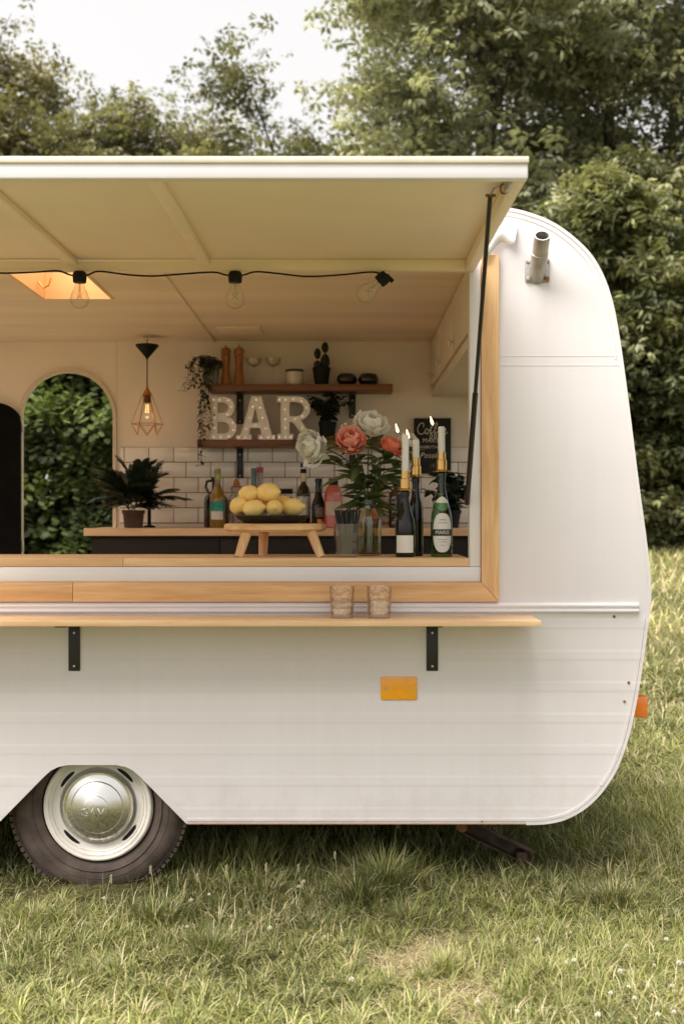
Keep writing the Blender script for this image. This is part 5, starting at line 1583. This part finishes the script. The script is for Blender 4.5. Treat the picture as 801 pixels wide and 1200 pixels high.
for j in range(26):
    a = csp.uniform(0, 6.28); q = csp.uniform(-.6, 1)
    rr = .0075*math.sqrt(max(0, 1-q*q)); chead.ell((rr*math.cos(a), rr*math.sin(a), .0065*q), (.0026, .0026, .0034), 5, 4)
chead = chead.mesh('flower_head'); chead.materials.append(cloverM)
cstem = MB().tube([(0, 0, -.05), (.003, 0, -.02), (0, 0, 0)], .0009, 5).mesh('stem'); cstem.materials.append(stem_m)
cpos = [(122, 1055), (224, 1057), (316, 1090), (356, 1034), (350, 1040), (245, 1050), (219, 1089), (672, 1127), (663, 1130), (735, 1110), (780, 1102), (766, 1133), (758, 1157), (736, 1158), (743, 1171), (787, 1157), (789, 1187), (770, 1190),
        (630, 1103), (668, 1094), (726, 1140), (715, 1165), (560, 1175), (606, 1186), (795, 1130), (700, 1190), (380, 1100), (412, 1150)]
for k, (px, py) in enumerate(cpos):
    dist = F*(H-.045)/(py-VY); yy = dist-D; xx = (px-VX)*dist/F
    z_ = gzf(xx, yy)+.045
    t = thing('clover_flower', 'small white clover flower head in the short grass', 'flower', (xx, yy, z_), (rnd.uniform(-.3, .3), rnd.uniform(-.3, .3), 0), group='clover flowers in the grass')
    s_ = rnd.uniform(.5, .85)
    link('flower_head', chead, None, t, scale=(s_,)*3); link('stem', cstem, None, t)

# ------------------------------------------------------------------ trees and hedge
rt = np.random.default_rng(21)
def tmpl_ash():
    v = []; f = []
    def lf(p, ang, L, W, dz):
        c, s = math.cos(ang), math.sin(ang); o = len(v)
        v.extend([(p[0], p[1], p[2]), (p[0]+c*L*.45 - s*W, p[1]+s*L*.45 + c*W, p[2]+dz*.4+.006), (p[0]+c*L, p[1]+s*L, p[2]+dz), (p[0]+c*L*.45 + s*W, p[1]+s*L*.45 - c*W, p[2]+dz*.4+.006)])
        f.append((o, o+1, o+2, o+3))
    for k in range(4):
        x = .06+.06*k; z = -.25*x*x
        for s in (-1, 1): lf((x, 0, z), s*R(55-5*k), .095, .017, -.022)
    lf((.28, 0, -.02), 0, .10, .018, -.03)
    return np.array(v), np.array(f)
def tmpl_broad(n=7, L=.085, W=.030, seed=1):
    rr = random.Random(seed); v = []; f = []
    for k in range(n):
        a = rr.uniform(0, 6.28); q = rr.uniform(.02, .09); p = (q*math.cos(a), q*math.sin(a), rr.uniform(-.04, .04))
        ang = a + rr.uniform(-.6, .6); c, s = math.cos(ang), math.sin(ang); dz = rr.uniform(-.035, .01); o = len(v); l = L*rr.uniform(.8, 1.2)
        for (u, w, h) in ((0, 0, 0), (.30, 1, .25), (.68, .85, .65), (1, 0, 1.0), (.68, -.85, .65), (.30, -1, .25)):
            v.append((p[0]+c*l*u - s*W*w, p[1]+s*l*u + c*W*w, p[2]+dz*h))
        f += [(o, o+1, o+2, o+3), (o, o+3, o+4, o+5)]
    return np.array(v), np.array(f)
def scatter(T, pos, dirs, scale, cols, jitter_up=.75):
    tv, tf = T; n = len(pos)
    x = dirs/np.linalg.norm(dirs, axis=1, keepdims=True)
    up = np.stack([rt.normal(0, jitter_up, n), rt.normal(0, jitter_up, n), np.ones(n)], 1)
    y = np.cross(up, x); y /= np.linalg.norm(y, axis=1, keepdims=True)+1e-9
    z = np.cross(x, y)
    q = tv[None]*scale[:, None, None]
    V = pos[:, None] + q[..., 0:1]*x[:, None] + q[..., 1:2]*y[:, None] + q[..., 2:3]*z[:, None]
    Fc = (tf[None] + (np.arange(n)*len(tv))[:, None, None]).reshape(-1, tf.shape[1])
    leafj = rt.uniform(.8, 1.25, (n, len(tv)//(len(tv)//max(1, len(tf))) if False else 1, 1))
    C = np.repeat(cols[:, None]*leafj, len(tv), 1).reshape(-1, 3)
    return V.reshape(-1, 3), Fc, C
def tmpl_fine(n=11, L=.085, W=.020, seed=9):
    rr = random.Random(seed); v = []; f = []
    for k in range(n):
        a = rr.uniform(0, 6.28); q = rr.uniform(.0, .12); p = (q*math.cos(a), q*math.sin(a), rr.uniform(-.05, .05))
        ang = a + rr.uniform(-.7, .7); c, s_ = math.cos(ang), math.sin(ang); dz = rr.uniform(-.05, .015); o = len(v); l = L*rr.uniform(.7, 1.3)
        for (u, w, h) in ((0, 0, 0), (.45, 1, .35), (1, 0, 1.0), (.45, -1, .35)):
            v.append((p[0]+c*l*u - s_*W*w, p[1]+s_*l*u + c*W*w, p[2]+dz*h))
        f.append((o, o+1, o+2, o+3))
    return np.array(v), np.array(f)
BROADS = tmpl_fine()
ASH, BROAD, BROAD2 = tmpl_ash(), tmpl_broad(), tmpl_broad(6, .10, .038, 5)
def tree(name, label, x, y, h, rx, rz_lo, crown_c, crown_r, nl, nsub, nspray, T, tsize, c1, c2, seed, group, trunk_r=.16, cat='tree', lean=(0, 0), fork=1, flat=.16, spread=.42):
    rr = np.random.default_rng(seed)
    z0 = gzf(x, y) - .05
    t = thing(name, label, cat, (x, y, z0), group=group)
    mb = MB()
    cc = np.array([lean[0], lean[1], crown_c]); cr = np.array(crown_r)
    tr_pts = []; K = 9
    for k in range(K):
        u = k/(K-1)
        tr_pts.append(Vector((lean[0]*u + .18*math.sin(u*3+seed)*u, lean[1]*u + .12*math.sin(u*4+seed*2)*u, h*.90*u)))
    mb.tube(tr_pts, [trunk_r*(1-.88*k/(K-1))*(1.35 if k == 0 else 1) for k in range(K)], 10)
    POS = []; DIR = []; SC = []; CO = []
    for i in range(nl):
        u = rz_lo + (1-rz_lo)*(i+.5)/nl; u = min(.96, u+rr.normal(0, .03))
        k = min(K-2, int(u*(K-1))); st = tr_pts[k].lerp(tr_pts[k+1], u*(K-1)-k)
        a = i*2.399 + rr.uniform(-.4, .4)
        el = rr.uniform(.1, .9)
        dv = np.array([math.cos(a), math.sin(a), 0])
        hh = (st.z - cc[2])/cr[2]
        reach = math.sqrt(max(.08, 1-min(.98, abs(hh))**2))
        end = np.array([cc[0]*u, cc[1]*u, 0]) + dv*cr[:3]*np.array([reach, reach, 0])*rr.uniform(.7, 1.05)
        end[2] = min(st.z + rr.uniform(.1, .5)*cr[2]*.6, h*1.0)
        end = Vector(end)
        mid = st.lerp(end, .5) + Vector((0, 0, .25+.25*rr.random()))
        limb = catmull([tuple(st), tuple(mid), tuple(end)], 4)
        r0 = trunk_r*(.42 - .25*u)
        mb.tube(limb, [max(.008, r0*(1-.85*j/(len(limb)-1))) for j in range(len(limb))], 6)
        for s in range(nsub):
            q = .22 + .78*(s+rr.random())/nsub; k2 = min(len(limb)-2, int(q*(len(limb)-1))); b0 = limb[k2].lerp(limb[k2+1], q*(len(limb)-1)-k2)
            a2 = a + rr.normal(0, .9); ln = rr.uniform(.35, .95)*(.6+.5*cr[0]/2.2)
            e2 = b0 + Vector((math.cos(a2)*ln, math.sin(a2)*ln, rr.normal(.1, .28)))
            mb.tube([b0, b0.lerp(e2, .5)+Vector((0, 0, .06)), e2], [max(.006, r0*.28), .007, .004], 4, caps=False)
            n = int(nspray*rr.uniform(.55, 1.4))
            tt = rr.uniform(.25, 1.12, n)
            p = np.array(b0)[None]*(1-tt[:, None]) + np.array(e2)[None]*tt[:, None]
            jit = rr.normal(0, 1, (n, 3))*np.array([spread, spread, flat])
            p = p + jit; p[:, 2] -= .10*np.hypot(jit[:, 0], jit[:, 1])
            d = jit*np.array([1, 1, .3]) + np.array(e2-b0)[None]*.4 + np.array([0, 0, -.12])
            br = rr.uniform(0, 1)
            col = np.array(c1)*(1-br) + np.array(c2)*br
            POS.append(p); DIR.append(d); SC.append(rr.uniform(.75, 1.25, n)*tsize); CO.append(col[None]*rr.uniform(.75, 1.3, (n, 1)))
    POS = np.concatenate(POS); DIR = np.concatenate(DIR)+1e-4; SC = np.concatenate(SC); CO = np.concatenate(CO)
    V, Fc, C = scatter(T, POS, DIR, SC, CO)
    o = mb.build('trunk', bark, t)
    c = link('crown', np_mesh('crown', V, Fc, C), leafM, t); c['kind'] = 'stuff'
    return t
def bush(label, x, y, h, rx, ry, n_clump, n_leaf, T, size, c1, c2, seed, group):
    rr = np.random.default_rng(seed); z0 = gzf(x, y) - .05
    t = thing('shrub', label, 'shrub', (x, y, z0), group=group)
    mb = MB(); POS = []; DIR = []; SC = []; CO = []
    for i in range(n_clump):
        a = rr.uniform(0, 6.283); u = rr.uniform(.04, 1); q = math.sqrt(rr.random())
        env = math.sin(min(math.pi*.97, (.18+.80*u)*math.pi))**.5
        c = np.array([math.cos(a)*rx*q*env, math.sin(a)*ry*q*env, h*u])
        if i % 3 == 0: mb.tube([(c[0]*.12, c[1]*.12, 0), (c[0]*.5, c[1]*.5, c[2]*.65), tuple(c)], [.018, .011, .004], 5, caps=False)
        n = int(n_leaf*rr.uniform(.5, 1.5))
        jit = rr.normal(0, 1, (n, 3))*np.array([.20, .20, .085])
        p = c + jit; p[:, 2] = np.maximum(p[:, 2] - .25*np.hypot(jit[:, 0], jit[:, 1]), .03)
        out = np.array([math.cos(a), math.sin(a), .0])
        br = rr.uniform(0, 1); col = np.array(c1)*(1-br)+np.array(c2)*br
        POS.append(p); DIR.append(jit*np.array([1, 1, .4]) + out*.15 + np.array([0, 0, -.10])); SC.append(rr.uniform(.75, 1.3, n)*size); CO.append(col[None]*rr.uniform(.75, 1.3, (n, 1)))
    V, Fc, C = scatter(T, np.concatenate(POS), np.concatenate(DIR)+1e-4, np.concatenate(SC), np.concatenate(CO))
    mb.build('stem', bark, t)
    c = link('foliage', np_mesh('foliage', V, Fc, C), leafM, t); c['kind'] = 'stuff'
    return t
OL1, OL2 = (.155, .163, .100), (.38, .375, .235)
DK1, DK2 = (.045, .060, .024), (.095, .125, .040)
YL1, YL2 = (.13, .128, .065), (.27, .255, .13)
G1 = 'tall ash trees behind the caravan'
specs = [
 ('ash_tree', 'tall ash tree whose crown edge meets the open sky', 2.0, 12.6, 12.0, 0, .18, 6.4, (2.4, 1.9, 5.4), 24, 9, 45, BROADS, 1.27, OL1, OL2, 101),
 ('ash_tree', 'tall ash tree rising above the caravan roof curve', 3.9, 13.2, 13.0, 0, .16, 6.8, (2.5, 2.0, 5.6), 22, 7, 45, BROADS, 1.27, OL1, OL2, 102),
 ('ash_tree', 'tall ash tree beside the grass slope with bare lower trunk', 6.6, 12.2, 13.0, 0, .14, 6.5, (2.5, 2.0, 5.6), 22, 7, 45, BROADS, 1.27, OL1, OL2, 103),
 ('ash_tree', 'far ash tree filling the gap behind the tall ones', 2.6, 17.5, 14.5, 0, .15, 7.5, (3.0, 2.2, 6.5), 20, 8, 36, BROADS, 1.7, OL1, OL2, 104),
 ('ash_tree', 'far ash tree behind the bare lower trunk', 6.2, 18.0, 14.5, 0, .15, 7.5, (3.2, 2.2, 6.5), 20, 8, 36, BROADS, 1.7, OL1, OL2, 105),
]
for a in specs: tree(*a, G1, .17, flat=.24, spread=.34)
G2 = 'lower yellowish trees behind the hatch'
specs2 = [
 ('field_maple', 'olive brown tree with dense rounded crown behind the hatch', -6.4, 14.0, 8.3, 0, .15, 4.5, (1.9, 1.6, 3.4), 16, 9, 36, BROADS, 1.02, (.12, .11, .058), (.25, .22, .115), 201),
 ('field_maple', 'yellow green tree sloping down beside the olive brown one', -4.5, 14.5, 7.8, 0, .15, 4.3, (1.5, 1.5, 3.2), 15, 9, 36, BROADS, 1.02, YL1, YL2, 202),
 ('field_maple', 'lowest yellow green tree in the dip of the treeline', -2.5, 15.0, 6.7, 0, .15, 3.8, (1.5, 1.4, 2.8), 13, 9, 33, BROADS, 1.02, YL1, YL2, 203),
 ('field_maple', 'thin topped tree with loose twigs next to the ash', -1.1, 14.6, 7.4, 0, .18, 4.2, (1.2, 1.2, 3.1), 13, 9, 28, BROADS, 1.02, (.10, .10, .05), (.20, .19, .09), 204),
 ('field_maple', 'small pale green tree filling the dip between two larger ones', -3.5, 15.8, 7.4, 0, .15, 4.2, (1.5, 1.3, 3.0), 14, 8, 34, BROADS, 1.05, YL1, YL2, 206),
]
for a in specs2: tree(*a, G2, .12, flat=.22, spread=.30)
G3 = 'shrubs of the hedge behind the caravan'
k = 0
hl = {-4.2: 'hedge shrub behind the black door leaf', -2.75: 'leafy hedge shrub filling the arched doorway', -1.6: 'hedge shrub just past the arched doorway frame'}
for x, lab in hl.items():
    bush(lab, x, 8.1 + .2*(k % 2), 3.6, 1.0, .75, 120, 40, BROAD2, .82, DK1, (.16, .20, .06), 300+k, G3); k += 1
hr = {1.8: 'hedge shrub tucked behind the curved caravan end', 3.2: 'dark hedge shrub beside the sloping caravan end', 4.5: 'bright green shrub low at the grass edge', 6.0: 'hedge shrub further along the grass edge'}
for x, lab in hr.items():
    hgt = {3.2: 4.6, 4.5: 2.0, 6.0: 3.6, 7.6: 4.6}.get(x, 3.0)
    bush(lab, x, 9.9 + .3*(k % 2), hgt, 1.05, .8, 105, 42, BROADS, 1.15, (.07, .08, .036), (.28, .28, .13), 300+k, G3); k += 1
for j, x in enumerate((3.6, 5.2)):
    bush(['tall dark shrub under the tall ash trees', 'tall dark shrub near the bare trunk', 'tall dark shrub at the wood edge'][j], x, 11.0, 5.2, 1.2, .9, 105, 42, BROADS, 1.2, (.06, .068, .034), (.24, .24, .12), 330+j, G3)
